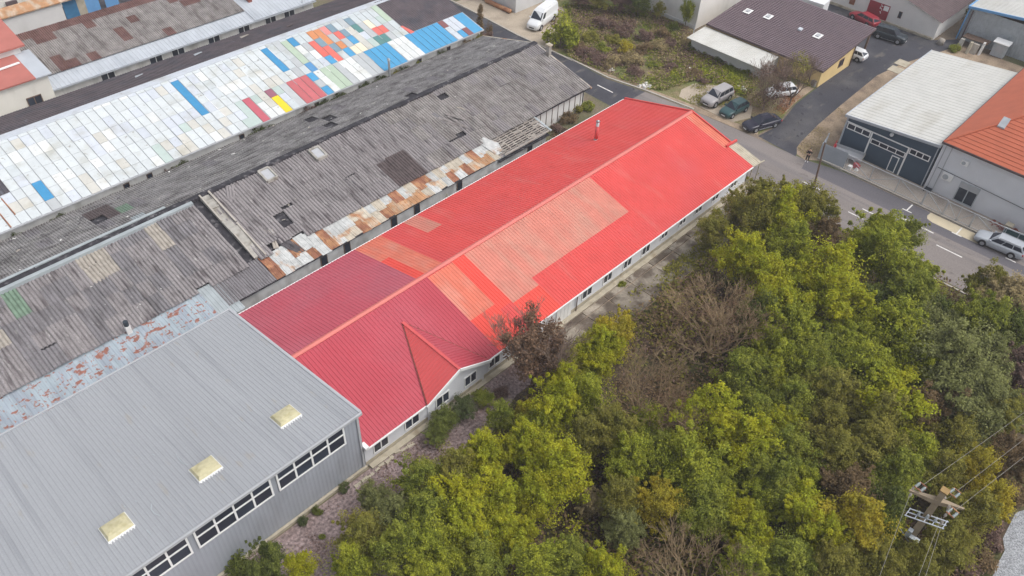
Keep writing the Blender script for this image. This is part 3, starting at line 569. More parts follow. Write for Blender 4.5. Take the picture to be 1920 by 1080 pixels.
# rusty lean-to sheets
def lp(x, s, dz=0.0): return Vector((x, 52.0+(49.1-52.0)*s, 3.03+(2.5-3.03)*s+dz))
RUST = ['rust', 'rust_orange', 'galvanised', 'galvanised', 'galvanised_cream', 'galvanised_cream', 'rust_orange']
x = 23.7; k = 0
while x < 50.9:
    w_ = random.uniform(.85, 1.05)
    cut = random.choice([.45, .55, .6])
    for (s0, s1) in ((random.uniform(-.08, .02), cut+.04), (cut-.04, 1.0+random.uniform(-.02, .04))):
        low = s0 > .2
        m = random.choice(['rust', 'rust_orange', 'rust_orange', 'galvanised_cream', 'galvanised'] if low else ['galvanised', 'galvanised', 'galvanised_cream', 'rust', 'galvanised'])
        if x < 30: m = random.choice(['galvanised', 'galvanised', 'galvanised_cream', 'galvanised', 'rust'])
        dz = .05+(.0 if low else .03)+.02*(k % 2)+random.uniform(0, .02); a = lp(x, s0, dz); tl = random.uniform(-.06, .06)
        b = MB().ribs(a, (w_+.06, tl, random.uniform(-.03, .05)), lp(x+random.uniform(-.1, .1), s1, dz)-a, 2, .03, prof=((0, 0), (.42, 0), (.5, 1), (.58, 0), (1, 0)))
        b.obj('rusty_sheet', m, A)
    x += w_; k += 1
MB().quad(lp(50.6, -.05, .1), lp(51.5, -.05, .35), lp(52.3, .45, .25), lp(51.9, .85, .05), lp(51.0, .85, .1), lp(50.7, .4, .2)).obj('rusty_sheet', 'galvanised', A)
x = AX0; k = 0
while x < 19.0:
    w_ = 1.04; a = lp(x, -.02, .05+.02*(k % 2))
    MB().ribs(a, (w_, 0, 0), lp(x, 1.32, .05+.02*(k % 2))-a, 3, .035).obj('blue_sheet', 'blue_sheet' if x < 17.6 else 'sheet_paleblue', A); x += w_; k += 1
for i in range(4):
    a = lp(19.0+i*1.15, -.02, .05+.01*(i % 2))
    MB().ribs(a, (1.18, 0, 0), lp(19.0+i*1.15, 1.0, .05+.01*(i % 2))-a, 5, .08, prof=WAVE).obj('lean_to_sheet', 'asbestos_dark', A)
MB().hexa([lp(AX0, 0, -.1), lp(50.7, 0, -.1), lp(50.7, 1, -.1), lp(AX0, 1, -.1)], [lp(AX0, 0, 0), lp(50.7, 0, 0), lp(50.7, 1, 0), lp(AX0, 1, 0)]).obj('lean_to_deck', 'tar', A)
# bare battens of the unroofed porch
for i in range(11):
    s = i/10; x0 = 51.3+random.uniform(0, .5) if i % 3 else 51.1; x1 = 58.7+random.uniform(-.3, .1)
    MB().bar(lp(x0, s, .08), lp(x1, s, .08+random.uniform(-.02, .03)), .11 if i not in (0, 10) else .2, .09).obj('batten', 'wood', A)
for i in range(9):
    xx = 51.2+i*.94
    MB().bar(lp(xx, -.02, .0), lp(xx+random.uniform(-.05, .05), 1.02, .0), .14, .1).obj('rafter', 'wood', A)
for i in range(26):
    s = random.uniform(.02, .9); x0 = random.uniform(51.4, 57.6); l = random.uniform(.4, 1.3)
    MB().bar(lp(x0, s, .13), lp(x0+l, s+random.uniform(-.04, .05), .14), random.uniform(.12, .26), .03).obj('broken_board', 'wood', A)
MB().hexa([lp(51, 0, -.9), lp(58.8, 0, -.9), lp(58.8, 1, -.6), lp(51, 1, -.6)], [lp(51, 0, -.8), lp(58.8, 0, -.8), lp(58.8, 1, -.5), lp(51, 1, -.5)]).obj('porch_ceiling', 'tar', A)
MB().bar(lp(58.85, -.08, .05), lp(58.85, 1.04, .05), .25, .12).obj('verge_board', 'sheet_paleblue', A)
wl = MB(); wl.box(AX0, 58.6, 49.45, 49.65, 0, 2.42); wl.box(58.4, 58.6, 49.65, 52.4, 0, 2.8); wl.box(AX0, AX1-.3, 69.2, 69.4, 0, 2.75)
wl.hexa([(AX1-.5, 52.3, 0), (AX1-.3, 52.3, 0), (AX1-.3, 69.4, 0), (AX1-.5, 69.4, 0)], [(AX1-.5, 52.3, 3.0), (AX1-.3, 52.3, 3.0), (AX1-.3, 69.4, 2.75), (AX1-.5, 69.4, 2.75)])
wl.add([(AX1-.3, 52.3, 3.0), (AX1-.3, 69.4, 2.75), (AX1-.3, 60.7, 4.95)], [(0, 1, 2)])
wl.obj('wall', 'plaster_grey', A)
MB().box(58.6, AX1-.25, 52.3, 52.5, 0, 2.92).obj('end_wall', 'plaster_clean', A)
for i in range(8): MB().box(60.7+i*1.0, 60.76+i*1.0, 52.25, 52.298, 0.2, 2.75).obj('wall_joint', 'wood_brown', A)
MB().box(59.2, 60.0, 52.24, 52.299, 0, 2.1).obj('doorway', 'tar', A)
for x0 in (28.3, 30.9, 36.5, 39.4, 45.1, 55.6):
    b = sub(MB().box(x0, x0+.75, 49.38, 49.44, .9, 2.15).obj('window', 'wood_brown', A), A)
    MB().box(x0+.08, x0+.67, 49.36, 49.379, .98, 2.07).obj('pane', 'glass', b)
vb = MB(); vb.bar(ap_(-1, AX1+.02, 0, .0), ap_(-1, AX1+.02, 1.02, .0), .25, .14); vb.bar(ap_(1, AX1+.02, 0, .0), ap_(1, AX1+.02, 1.02, .0), .25, .14); vb.obj('verge_board', 'galvanised_cream', A)
ch = sub(MB().box(68.05, 68.5, 58.0, 58.45, 4.2, 5.9).obj('chimney', 'concrete', A), A)
MB().box(67.95, 68.6, 57.9, 58.55, 5.9, 6.08).obj('chimney_cap', 'concrete_yellow', ch)
c2 = sub(MB().box(11.35, 11.75, 51.3, 51.7, 2.9, 3.75).obj('chimney', 'plaster_clean', A), A)
MB().tube((11.55, 51.5, 3.75), (11.55, 51.5, 4.2), .2, .2, 8).obj('chimney_pot', 'car_dark', c2)
# loose things lying on its roof
def corr(name, label, cat, x, s, w_, l, rz, m, group=None, dz=.12, tilt=0):
    o = MB().ribs((-w_/2, l/2, 0), (w_, 0, 0), (0, -l, 0), max(2, round(w_/.24)), .06, prof=WAVE).obj(name, m)
    o.location = ap_(-1, x, s, dz); o.rotation_euler = (ang, RAD(tilt), RAD(rz)); return tag(o, label, cat, group)
for i, (x, s, rz, l, wd) in enumerate(((49.6, .42, 8, 1.9, .5), (49.9, .55, 20, 2.6, .34), (50.3, .58, 30, 2.4, .3), (50.7, .6, 12, 2.6, .3), (51.0, .52, 36, 2.2, .28))):
    corr('loose_roof_sheet', ['dark loose corrugated sheet at the upper left of the tumbled pile', 'second strip from the left in the tumbled pile on the grey roof', 'middle pale strip of the tumbled pile on the grey roof', 'fourth strip from the left in the tumbled pile on the roof', 'rightmost pale strip of the tumbled pile on the grey roof'][i],
         'roof sheet', x, s, wd, l, rz, 'asbestos_dark' if i == 0 else 'asbestos_brown', 'loose corrugated sheets tumbled in a pile on the roof', .14+.05*i)
for i, (x, s, rz) in enumerate(((52.8, .44, 50), (53.1, .5, 40))):
    corr('loose_roof_strip', ['upper of two pale strips lying right of the tumbled pile', 'lower of two pale strips lying right of the tumbled pile'][i], 'roof strip', x, s, .22, 1.3, rz, 'sheet_cream', 'pale strips lying right of the pile', .14)
corr('loose_roof_sheet', 'slipped grey sheet lying askew beside the top of the concrete fire wall', 'roof sheet', 25.9, .16, .75, 2.4, -28, 'asbestos', None, .16)
corr('loose_roof_strip', 'narrow pale strip lying askew below the fire wall', 'roof strip', 25.8, .76, .3, 1.0, -30, 'asbestos_brown', None, .16)
corr('loose_roof_sheet', 'pale bleached sheet on the lower roof left of the fallen tarpaulin', 'roof sheet', 26.0, .86, .5, 2.2, -22, 'sheet_cream', None, .17)
def tarp(label, x, s, w_, l, rz):
    n = 9; vs = []; fs = []
    for i in range(n):
        for j in range(n):
            u, v_ = i/(n-1)-.5, j/(n-1)-.5
            vs.append((u*w_*(1-.3*abs(v_)+.2*random.random()), v_*l*(1+.12*random.random()), .03+.22*random.random()*(1-2*abs(u))))
    for i in range(n-1):
        for j in range(n-1): a = i*n+j; fs.append((a, a+n, a+n+1, a+1))
    o = MB().add(vs, fs).obj('tarpaulin', 'tarp', None, False)
    o.location = ap_(-1, x, s, .1); o.rotation_euler = (ang, 0, RAD(rz)); return tag(o, label, 'tarpaulin')
tarp('crumpled dark tarpaulin in the middle of the grey corrugated roof', 36.1, .71, .8, 2.2, 12)
tarp('dark tarpaulin fallen across the rusty lean-to edge', 26.7, .98, .9, 3.4, 22)
deb = MB()
for i in range(420):
    x = random.uniform(AX0, AX1); s = random.random(); sd = random.choice((-1, -1, 1)); a = ap_(sd, x, s, .09+.06*s); l = random.uniform(.04, .22)
    t_ = random.uniform(0, math.pi); q = Vector((math.cos(t_)*l, math.sin(t_)*l*.5, 0)); r_ = Vector((-math.sin(t_)*l*.4, math.cos(t_)*l*.4, .01))
    deb.quad(a-q-r_, a+q-r_, a+q+r_, a-q+r_, mi=random.choice((0, 1, 1, 2)))
stuff(deb.obj('roof_debris', ['sheet_cream', 'tarp', 'plaster'], A))

# ------------------------------------------------------------------ building with the patchwork roof
B = thing('patchwork_roof_building', 'long building roofed in white translucent panels with coloured patchwork sheets', 'building', (38, 80.4, 0))
BY, BZ, BEY, BEZ = 80.4, 6.0, 69.8, 3.5
def bp(x, s, dz=0.0): return Vector((x, BY+(BEY-BY)*s, BZ+(BEZ-BZ)*s+dz))
ROWS = [.02, .066, .2, .345, .485, .625, .742, .866, .995]
def colx(c): return 42.45+(.906 if c > 0 else .93)*c
rows_ = {}
def put(c, rs, k):
    for r_ in rs: rows_[(c, r_)] = k
for c in range(-37, 28):
    for r_ in range(8):
        if c < -33 and r_ < 5: continue
        if c > 18 and r_ < 5: continue
        if c < 1: k = random.choices(['white', 'milk', 'lilac', 'bone', 'pale'], [8, 1.2, 2.5 if c < -10 and r_ < 5 else .3, 3.5 if r_ > 5 else 1.2 if r_ > 3 else .4, .4])[0]
        else: k = random.choices(['grey', 'pale', 'ggrey', 'lilac'], [3, 4, .5, .5])[0]
        rows_[(c, r_)] = k
LOW = (5, 6, 7)
for c in (0,): put(c, (1, 2, 3), 'blue')
for c, a in ((2, {5: 'skyblue', 7: 'skyblue', 6: 'grey'}), (3, {0: 'pale', 1: 'green', 2: 'green', 3: 'green', 4: 'darkblue', 5: 'milk', 6: 'milk', 7: 'milk'}), (4, {1: 'blue', 2: 'milk', 5: 'green', 6: 'green', 7: 'green'}),
             (5, {3: 'milk', 5: 'green', 6: 'green', 7: 'green'}), (6, {2: 'red', 3: 'red', 4: 'skyblue', 5: 'grey', 6: 'grey', 7: 'grey'}), (7, {1: 'orange', 2: 'slate', 3: 'red', 4: 'red', 5: 'milk', 6: 'milk', 7: 'milk'}),
             (8, {1: 'orange', 2: 'orange', 3: 'slate', 4: 'pale', 5: 'milk', 6: 'milk', 7: 'milk'}), (9, {1: 'pink', 2: 'grey', 3: 'orange', 4: 'skyblue', 5: 'grey', 6: 'grey', 7: 'grey'}), (10, {1: 'slate', 2: 'red', 3: 'grey', 4: 'cream', 5: 'grey', 6: 'grey', 7: 'grey'}),
             (11, {1: 'pale', 2: 'slate', 3: 'skyblue', 4: 'cream', 5: 'skyblue', 6: 'skyblue', 7: 'skyblue'}), (12, {2: 'bone', 3: 'bone', 4: 'bone', 5: 'skyblue', 6: 'skyblue', 7: 'skyblue'}), (13, {1: 'slate', 2: 'teal', 5: 'skyblue', 6: 'skyblue', 7: 'skyblue'}),
             (14, {4: 'teal', 5: 'skyblue', 6: 'skyblue', 7: 'skyblue'}), (15, {2: 'cream', 3: 'red', 4: 'teal', 5: 'milk', 6: 'milk', 7: 'milk'}), (16, {3: 'red', 5: 'milk', 6: 'milk', 7: 'milk'}), (17, {5: 'milk', 6: 'milk', 7: 'milk'}),
             (18, {0: 'green', 1: 'green', 2: 'green', 3: 'pale', 4: 'pale', 5: 'skyblue', 6: 'skyblue', 7: 'skyblue'}), (24, {5: 'brown', 6: 'lilac', 7: 'lilac'}), (25, {5: 'lilac', 6: 'lilac', 7: 'skyblue'}), (26, {5: 'lilac', 6: 'lilac', 7: 'brown'}), (27, {5: 'skyblue', 6: 'skyblue', 7: 'skyblue'}),
             (-2, {5: 'grey', 6: 'grey', 7: 'grey'}), (-3, {5: 'ggrey', 6: 'lilac', 7: 'pale'}), (-4, {5: 'purple', 6: 'yellow', 7: 'yellow'}), (-5, {5: 'bone', 6: 'bone', 7: 'milk'}), (-6, {5: 'ggrey', 6: 'milk', 7: 'milk'}), (-7, {5: 'crimson', 6: 'crimson', 7: 'crimson'}),
             (-8, {5: 'ggrey', 6: 'ggrey', 7: 'ggrey'}), (-9, {7: 'ggrey'}), (-12, {1: 'blue', 2: 'blue', 3: 'blue', 4: 'blue'}), (-31, {5: 'blue', 6: 'blue', 7: 'grey'}), (-15, {5: 'ggrey'}), (-19, {6: 'ggrey', 7: 'ggrey'})):
    for r_, k in a.items(): rows_[(c, r_)] = k
for c in (-1, 0, 1): put(c, LOW, 'redpurple')
for c in range(19, 24): put(c, LOW, 'skyblue')
pieces = []
LONG = {'blue', 'skyblue', 'green', 'red', 'orange', 'grey', 'ggrey', 'crimson', 'yellow', 'redpurple', 'teal', 'slate', 'milk_'}
for c in range(-37, 28):
    r_ = 0
    while r_ < 8:
        if (c, r_) not in rows_: r_ += 1; continue
        k = rows_[(c, r_)]; q = r_+1
        while q < 8 and k in LONG and rows_.get((c, q)) == k and not (r_ < 5 <= q): q += 1
        pieces.append((c, r_, q, k)); r_ = q
pieces.sort(key=lambda p: (colx(p[0])**2+(BY-10*ROWS[p[1]])**2) if p[1] else 1e9)
JIT = {(c, q): random.uniform(-.011, .011) if c > -10 and 0 < q < 8 and q != 5 else 0 for c in range(-38, 29) for q in range(9)}
rest = MB(); rest_m = []
for n_, (c, r_, q, k) in enumerate(pieces):
    x0, x1 = colx(c), colx(c+1)+(.75 if c == 27 else 0); drift = .3*max(0, (ROWS[r_]-.4)) if c > -12 else 0
    x0 += drift; x1 += drift; g = .045; s0, s1 = ROWS[r_]+.0035+JIT[(c, r_)], ROWS[q]-.001+JIT[(c, q)]
    lift = .07+random.uniform(0, .012)
    T = [bp(x0+g, s0, lift), bp(x1-g*.5, s0, lift+random.uniform(-.005, .012)), bp(x1-g*.5, s1, lift-.01+random.uniform(-.006, .006)), bp(x0+g, s1, lift-.01)]
    bt = [p-Vector((0, 0, .035)) for p in T]
    if n_ < 300: MB().hexa(bt, T).obj('roof_panel', 'panel_'+k, B)
    else:
        if 'panel_'+k not in rest_m: rest_m.append('panel_'+k)
        rest.hexa(bt, T, mi=rest_m.index('panel_'+k))
if rest.v: stuff(rest.obj('panel_strip', rest_m, B))
MB().hexa([bp(5, .0, -.12), bp(68.8, .0, -.12), bp(68.8, 1, -.12), bp(5, 1, -.12)], [bp(5, .0, -.0), bp(68.8, .0, -.0), bp(68.8, 1, -.0), bp(5, 1, -.0)]).obj('roof_deck', 'trim_grey', B)
MB().ribs(bp(59.75, -.02, .03), (9.1, 0, 0), bp(59.75, .62, .03)-bp(59.75, -.02, .03), 30, .03).obj('dark_sheet', 'dark_roof', B)
MB().ribs(bp(5, .0, .03), (6.8, 0, 0), bp(5, .62, .03)-bp(5, .0, .03), 22, .03).obj('dark_sheet', 'dark_roof', B)
MB().ribs((5, BY, BZ+.03), (63.8, 0, 0), (0, 9.1, -2.7), 210, .03).obj('far_slope', 'dark_roof', B)
for c in range(3):
    MB().hexa([bp(59.62, .48, .04), bp(59.9, .48, .04), bp(60.5, .64, .04), bp(59.8, .64, .04)], [bp(59.62, .48, .09), bp(59.9, .48, .09), bp(60.5, .64, .09), bp(59.8, .64, .09)]).obj('corner_flashing', 'panel_red', B) if c == 0 else None
MB().hexa([(13.2, BY-.35, BZ), (64, BY-.35, BZ), (64, BY+.75, BZ-.1), (13.2, BY+.75, BZ-.1)], [(13.2, BY-.32, BZ+.1), (64, BY-.32, BZ+.1), (64, BY+.72, BZ+.02), (13.2, BY+.72, BZ+.02)]).obj('ridge_cap', 'panel_lilac', B)
MB().hexa([(5, BY-.35, BZ), (13.2, BY-.35, BZ), (13.2, BY+.75, BZ-.1), (5, BY+.75, BZ-.1)], [(5, BY-.32, BZ+.1), (13.2, BY-.32, BZ+.1), (13.2, BY+.72, BZ+.02), (5, BY+.72, BZ+.02)]).obj('ridge_cap', 'panel_pale', B)
for (c, s0, s1) in ((-35, .64, .99), (-34, .66, .88)):
    MB().bar(bp(colx(c), s0, .1), bp(colx(c)+.1, s1, .08), .1, .05).obj('batten_strip', 'rust', B)
for i in range(30):
    c = random.randint(-33, 16); s0 = random.uniform(.05, .7)
    MB().bar(bp(colx(c)+.2*max(0, s0-.4), s0, .105), bp(colx(c)+.2*max(0, s0-.2), s0+random.uniform(.1, .25), .09), .06, .02).obj('batten_strip', 'steel_dull' if random.random() < .8 else 'white_paint', B)
wl = MB(); wl.box(5, 68.6, 70.35, 70.6, 0, 3.25); wl.box(5, 68.6, 88.9, 89.1, 0, 3.2); wl.box(68.35, 68.6, 70.6, 88.9, 0, 3.2); wl.add([(68.6, 70.4, 3.2), (68.6, 89.1, 3.2), (68.6, 80.4, 5.9)], [(0, 1, 2)])
wl.obj('wall', 'plaster', B)
for x0 in (20.4, 22.8, 33.2, 42.8, 58.0, 62.8):
    win(B, 'y', 70.35, x0, x0+.6, 2.2, 2.9, 1, 1, 'wood_brown', .06)
MB().tube((53.0, 69.55, 2.6), (53.0, 69.55, 4.9), .14, .14, 8).obj('flue', 'steel', B)
MB().tube((53.0, 69.55, 4.95), (53.0, 69.55, 5.15), .22, .08, 8).obj('flue_cap', 'steel', B)
for i, (x, y, w_, l) in enumerate(((30, 85.5, 1.0, .7), (37.5, 86.0, 1.1, .8), (44.0, 86.6, 1.2, .8), (49, 84.0, 1.0, .7))):
    z0 = BZ-(y-BY)*.2967+.07; MB().hexa([(x, y, z0), (x+w_, y+.2, z0), (x+w_+.1, y+l, z0-l*.27), (x+.2, y+l, z0-l*.27)], [(x, y, z0+.03), (x+w_, y+.2, z0+.03), (x+w_+.1, y+l, z0-l*.27+.03), (x+.2, y+l, z0-l*.27+.03)]).obj('roof_patch', ['steel_dull', 'steel_dull', 'sheet_cream', 'sheet_maroon'][i], B)

# ------------------------------------------------------------------ brown-roofed workshop behind, with pale metal eaves
C = thing('brown_roofed_workshop', 'workshop behind the patchwork roof with brown corrugated roof and pale metal eaves', 'workshop', (40, 98, 0))
def cp(x, s, dz=0.0): return Vector((x, 101.8+(91.6-101.8)*s, 5.5+(3.1-5.5)*s+dz))
CC, CR = 26, 6; cx0, cx1 = 18.0, 48.9; ccw = (cx1-cx0)/CC
cl = (cp(0, .78)-cp(0, 0)).length/CR; cang = math.atan2(2.4, 10.2)
o = MB().ribs((-.5*ccw, 0, 0), (ccw, 0, 0), (0, -cl-.1, 0), 5, .085, prof=WAVE).obj('tmp', 'asbestos_brown'); sm = o.data; bpy.data.objects.remove(o)
for i in range(CC):
    for j in range(CR):
        m = 'asbestos_brown'
        if j == 0 or random.random() < .05: m = 'rust_b'
        if (i, j) in ((6, 1), (7, 1), (6, 4), (6, 5), (7, 5), (11, 1), (13, 3), (13, 4), (22, 1), (22, 2), (3, 4), (20, 0)): m = 'rust_b'
        if m == 'rust_b' and 'rust_b' not in MT: M('rust_b', (0.155, 0.088, 0.08), 0.9, 0.2, 1.2, 0.1, rand=0.12, fine=.15, fscale=8)
        inst('roof_sheet', sm, C, cp(cx0+(i+.5)*ccw, .78*j/CR, .02+.012*(i % 2)+.02*j), (cang, 0, 0), None, m)
MB().ribs(cp(cx0, .76, .0), (cx1-cx0, 0, 0), cp(cx0, 1.0, .0)-cp(cx0, .76, .0), 60, .03).obj('eave_sheet', 'grey_metal', C)
MB().ribs(cp(48.95, .0, .05), (9.5, 0, 0), cp(48.95, 1.0, .0)-cp(48.95, .0, .0), 20, .03).obj('metal_roof', 'grey_metal', C)
MB().hexa([cp(cx0, 0, -.2), cp(58.4, 0, -.2), cp(58.4, 1, -.2), cp(cx0, 1, -.2)], [cp(cx0, 0, -.04), cp(58.4, 0, -.04), cp(58.4, 1, -.04), cp(cx0, 1, -.04)]).obj('roof_deck', 'grey_metal', C)
MB().box(cx0, 58.2, 92.2, 92.4, 0, 3.0).box(58.0, 58.2, 92.4, 101.6, 0, 3.1).box(cx0, 58.2, 101.4, 101.6, 0, 5.1).obj('wall', 'plaster', C)
for x0 in (28.5, 34.5, 37.4, 42.3, 46.6, 50.6, 53.5): win(C, 'y', 92.2, x0, x0+1.7, 1.0, 2.75, 2, 1, 'white_paint', .08)
bk = sub(MB().box(50.3, 50.85, 95.0, 95.6, 3.6, 5.6).obj('chimney', 'brick', C), C); MB().box(50.2, 50.95, 94.9, 95.7, 5.6, 5.8).obj('chimney_cap', 'plaster', bk)
for i in range(4): MB().box(50.22+.2*(i % 2)*2.6, 50.32+.2*(i % 2)*2.6, 94.95+.5*(i//2), 95.05+.5*(i//2), 5.8, 6.05).obj('chimney_post', 'brick', bk)
MB().tube((56.4, 91.9, 2.4), (56.4, 91.9, 4.0), .05).obj('vent_pipe', 'steel_dull', C)

# red-roofed house at the far left
H2 = thing('red_roofed_house', 'cream house with stepped red roofs at the far left', 'house', (14, 96, 0))
MB().box(0, 22.9, 91.2, 97, 0, 5.4).obj('wall', 'wall_cream', H2)
win(H2, 'y', 91.2, 19.95, 21.55, 2.2, 3.4, 2, 1, 'wood_brown', .09)
MB().hexa([(0, 90.8, 5.3), (21.6, 90.8, 5.3), (21.6, 96.5, 6.2), (0, 96.5, 6.2)], [(0, 90.8, 5.45), (21.6, 90.8, 5.45), (21.6, 96.5, 6.35), (0, 96.5, 6.35)]).obj('lower_roof', 'tile_redhouse', H2)
MB().hexa([(21.6, 90.8, 5.28), (23.3, 90.8, 5.28), (23.3, 96.0, 6.1), (21.6, 96.0, 6.1)], [(21.6, 90.8, 5.42), (23.3, 90.8, 5.42), (23.3, 96.0, 6.24), (21.6, 96.0, 6.24)]).obj('side_roof', 'grey_metal', H2)
MB().bar((4, 93.0, 5.92), (21.4, 94.0, 6.06), .3, .1).obj('flashing', 'white_paint', H2)
MB().box(0, 22.4, 95.8, 107, 0, 7.0).obj('upper_wall', 'plaster_clean', H2)
MB().hexa([(0, 95.3, 7.0), (22.9, 95.3, 7.0), (22.9, 107.5, 9.4), (0, 107.5, 9.4)], [(0, 95.3, 7.2), (22.9, 95.3, 7.2), (22.9, 107.5, 9.6), (0, 107.5, 9.6)]).obj('upper_roof', 'tile_redhouse', H2)

# low buildings along the top left edge
K = thing('white_depot', 'white depot with rusty canopy and blue doors at the top left', 'depot', (36, 117, 0))
MB().box(20, 58, 118.5, 128, 0, 4.5).obj('wall', 'wall_cream', K)
MB().hexa([(18, 113.6, 2.6), (36.2, 113.6, 2.6), (36.2, 115.0, 3.3), (18, 115.0, 3.3)], [(18, 113.6, 2.75), (36.2, 113.6, 2.75), (36.2, 115.0, 3.45), (18, 115.0, 3.45)]).obj('canopy', 'rust_orange', K)
MB().box(18, 33.5, 113.9, 114.1, 0, 2.4).obj('front_wall', 'plaster_clean', K)
for x0 in (33.7, 36.6, 39.2): MB().box(x0, x0+1.8, 114.2, 114.35, 0, 2.6).obj('door', 'blue_door' if x0 < 34 else 'blue_trim', K)
MB().box(35.5, 36.6, 114.2, 114.4, 0, 2.7).obj('pillar', 'concrete_yellow', K)
for x0 in (24.6, 28.2): MB().box(x0, x0+1.4, 118.2, 118.49, 1.0, 2.6).obj('shutter', 'tile_brown', K)
MB().box(18, 58, 118.2, 130, 4.5, 4.7).obj('roof', 'grey_metal', K)

# garage at the top of the road
G = thing('white_garage', 'white garage wall at the top of the road with one small window', 'garage', (83.5, 80, 0))
MB().box(80.85, 88, 75.7, 90, 0, 4.2).obj('wall', 'wall_grey', G)
win(G, 'x', 80.85, 79.6, 80.6, 1.6, 2.3, 1, 1, 'wood_brown', .08); MB().box(80.6, 88.3, 75.4, 90, 4.2, 4.4).obj('roof', 'grey_metal', G)
tag(MB().tube((80.2, 76.1, .32), (80.15, 81.0, .32), .32, .32, 10).obj('rusty_pipe', 'rust', None, True), 'thick rusty pipe lying along the white garage wall', 'pipe')

# beige tall building
T = thing('beige_tower_block', 'tall blank beige building standing behind the weedy lot', 'building', (103, 62, 0))
MB().box(96.3, 115, 55.4, 67, 0, 13).obj('wall', 'plaster_clean', T); MB().box(96, 115.3, 55.1, 67.3, 13, 13.3).obj('roof', 'grey_metal', T)
MB().box(96.22, 96.298, 55.4, 67, 0, .5).obj('plinth', 'wall_grey', T)
T2 = thing('low_beige_building', 'low beige building left of the tall beige one', 'building', (101, 76, 0))
MB().box(97, 107, 71.5, 82, 0, 6).obj('wall', 'plaster_clean', T2); MB().box(96.8, 107.2, 71.3, 82.2, 6, 6.2).obj('roof', 'grey_metal', T2)

# ------------------------------------------------------------------ yellow house with violet tile roof
Y = thing('yellow_house', 'yellow house with dark violet tiled roof and small roof windows', 'house', (101, 44, 0))
YX0, YX1, YY0, YY1, YZ0, YZ1 = 93.9, 107.4, 34.95, 52.5, 2.62, 4.0
MB().hexa([(94.6, 35.35, 0), (103.2, 35.35, 0), (103.2, 52.2, 0), (94.6, 52.2, 0)], [(94.6, 35.35, 2.55), (103.2, 35.35, 3.45), (103.2, 52.2, 3.45), (94.6, 52.2, 2.55)]).obj('wall', 'wall_yellow', Y)
nr = 36; tr = MB()
for i in range(nr):
    x0 = YX0+(YX1-YX0)*i/nr; x1 = YX0+(YX1-YX0)*(i+1)/nr; z0 = YZ0+(YZ1-YZ0)*i/nr+.06; z1 = YZ0+(YZ1-YZ0)*(i+1)/nr
    n2 = 48
    prof = ((0, 0), (.5, 1), (1, 0))
    tr.ribs((x0, YY0, z0), (0, YY1-YY0, 0), (x1-x0, 0, z1-z0+.0), n2, .045, prof=prof)
    tr.quad((x0, YY0, z0-.06), (x0, YY1, z0-.06), (x0, YY1, z0), (x0, YY0, z0))
Yr = sub(tr.obj('roof', 'tile_violet', Y), Y)
MB().hexa([(YX0, YY0, YZ0-.2), (YX1, YY0, YZ1-.2), (YX1, YY1, YZ1-.2), (YX0, YY1, YZ0-.2)], [(YX0, YY0, YZ0-.02), (YX1, YY0, YZ1-.02), (YX1, YY1, YZ1-.02), (YX0, YY1, YZ0-.02)]).obj('roof_edge', 'tile_brown', Yr)
def ypos(px, py):
    x, y = at(px, py, 3.3); z = YZ0+(YZ1-YZ0)*(x-YX0)/(YX1-YX0); x, y = at(px, py, z); return x, y, YZ0+(YZ1-YZ0)*(x-YX0)/(YX1-YX0)
for (px, py, pad) in ((1533, 69, 1), (1440, 33, 1), (1402, 23, 1), (1500, 57, 0)):
    x, y, z = ypos(px, py)
    if pad: MB().hexa([(x-.62, y-.5, z+.06), (x+.62, y-.5, z+.19), (x+.62, y+.5, z+.19), (x-.62, y+.5, z+.06)], [(x-.62, y-.5, z+.1), (x+.62, y-.5, z+.23), (x+.62, y+.5, z+.23), (x-.62, y+.5, z+.1)]).obj('flashing_pad', 'white_paint', Yr)
    MB().hexa([(x-.3, y-.25, z+.05), (x+.3, y-.25, z+.12), (x+.3, y+.25, z+.12), (x-.3, y+.25, z+.05)], [(x-.3, y-.25, z+.24), (x+.3, y-.25, z+.3), (x+.3, y+.25, z+.3), (x-.3, y+.25, z+.24)]).obj('roof_window', 'trim_grey' if pad else 'panel_lilac', Yr)
win(Y, 'y', 35.35, 99.3, 100.6, 1.0, 2.1, 2, 1, 'wood_brown', .1)
MB().box(94.3, 94.6, 35.6, 36.2, 0, .8).obj('corner_plinth', 'concrete', Y)
MB().tube((94.4, 36.6, .1), (94.4, 36.6, 2.5), .07).obj('downpipe', 'tile_brown', Y); MB().tube((103.0, 35.25, .1), (103.0, 35.25, 3.3), .07).obj('downpipe', 'tile_brown', Y)
for (x, y) in ((107.0, 35.4), (107.0, 43), (107, 51)): MB().box(x-.12, x+.12, y-.12, y+.12, 0, 3.8).obj('carport_post', 'wood_brown', Y)
an = MB().ribs((89.7, 41.2, 2.0), (0, 11.4, 0), (4.2, 0, .22), 36, .03); an.hexa([(89.7, 41.2, 1.9), (93.9, 41.2, 2.12), (93.9, 52.6, 2.12), (89.7, 52.6, 1.9)], [(89.7, 41.2, 1.985), (93.9, 41.2, 2.2), (93.9, 52.6, 2.2), (89.7, 52.6, 1.985)])
MB().box(90.8, 94.55, 41.4, 52.4, 0, 1.9).obj('annex_wall', 'wall_grey', Y); an.obj('annex_roof', 'white_roof', Y)
MB().tube((91.2, 52.6, 0), (91.2, 52.6, 3.4), .05).obj('vent_pipe', 'steel_dull', Y)

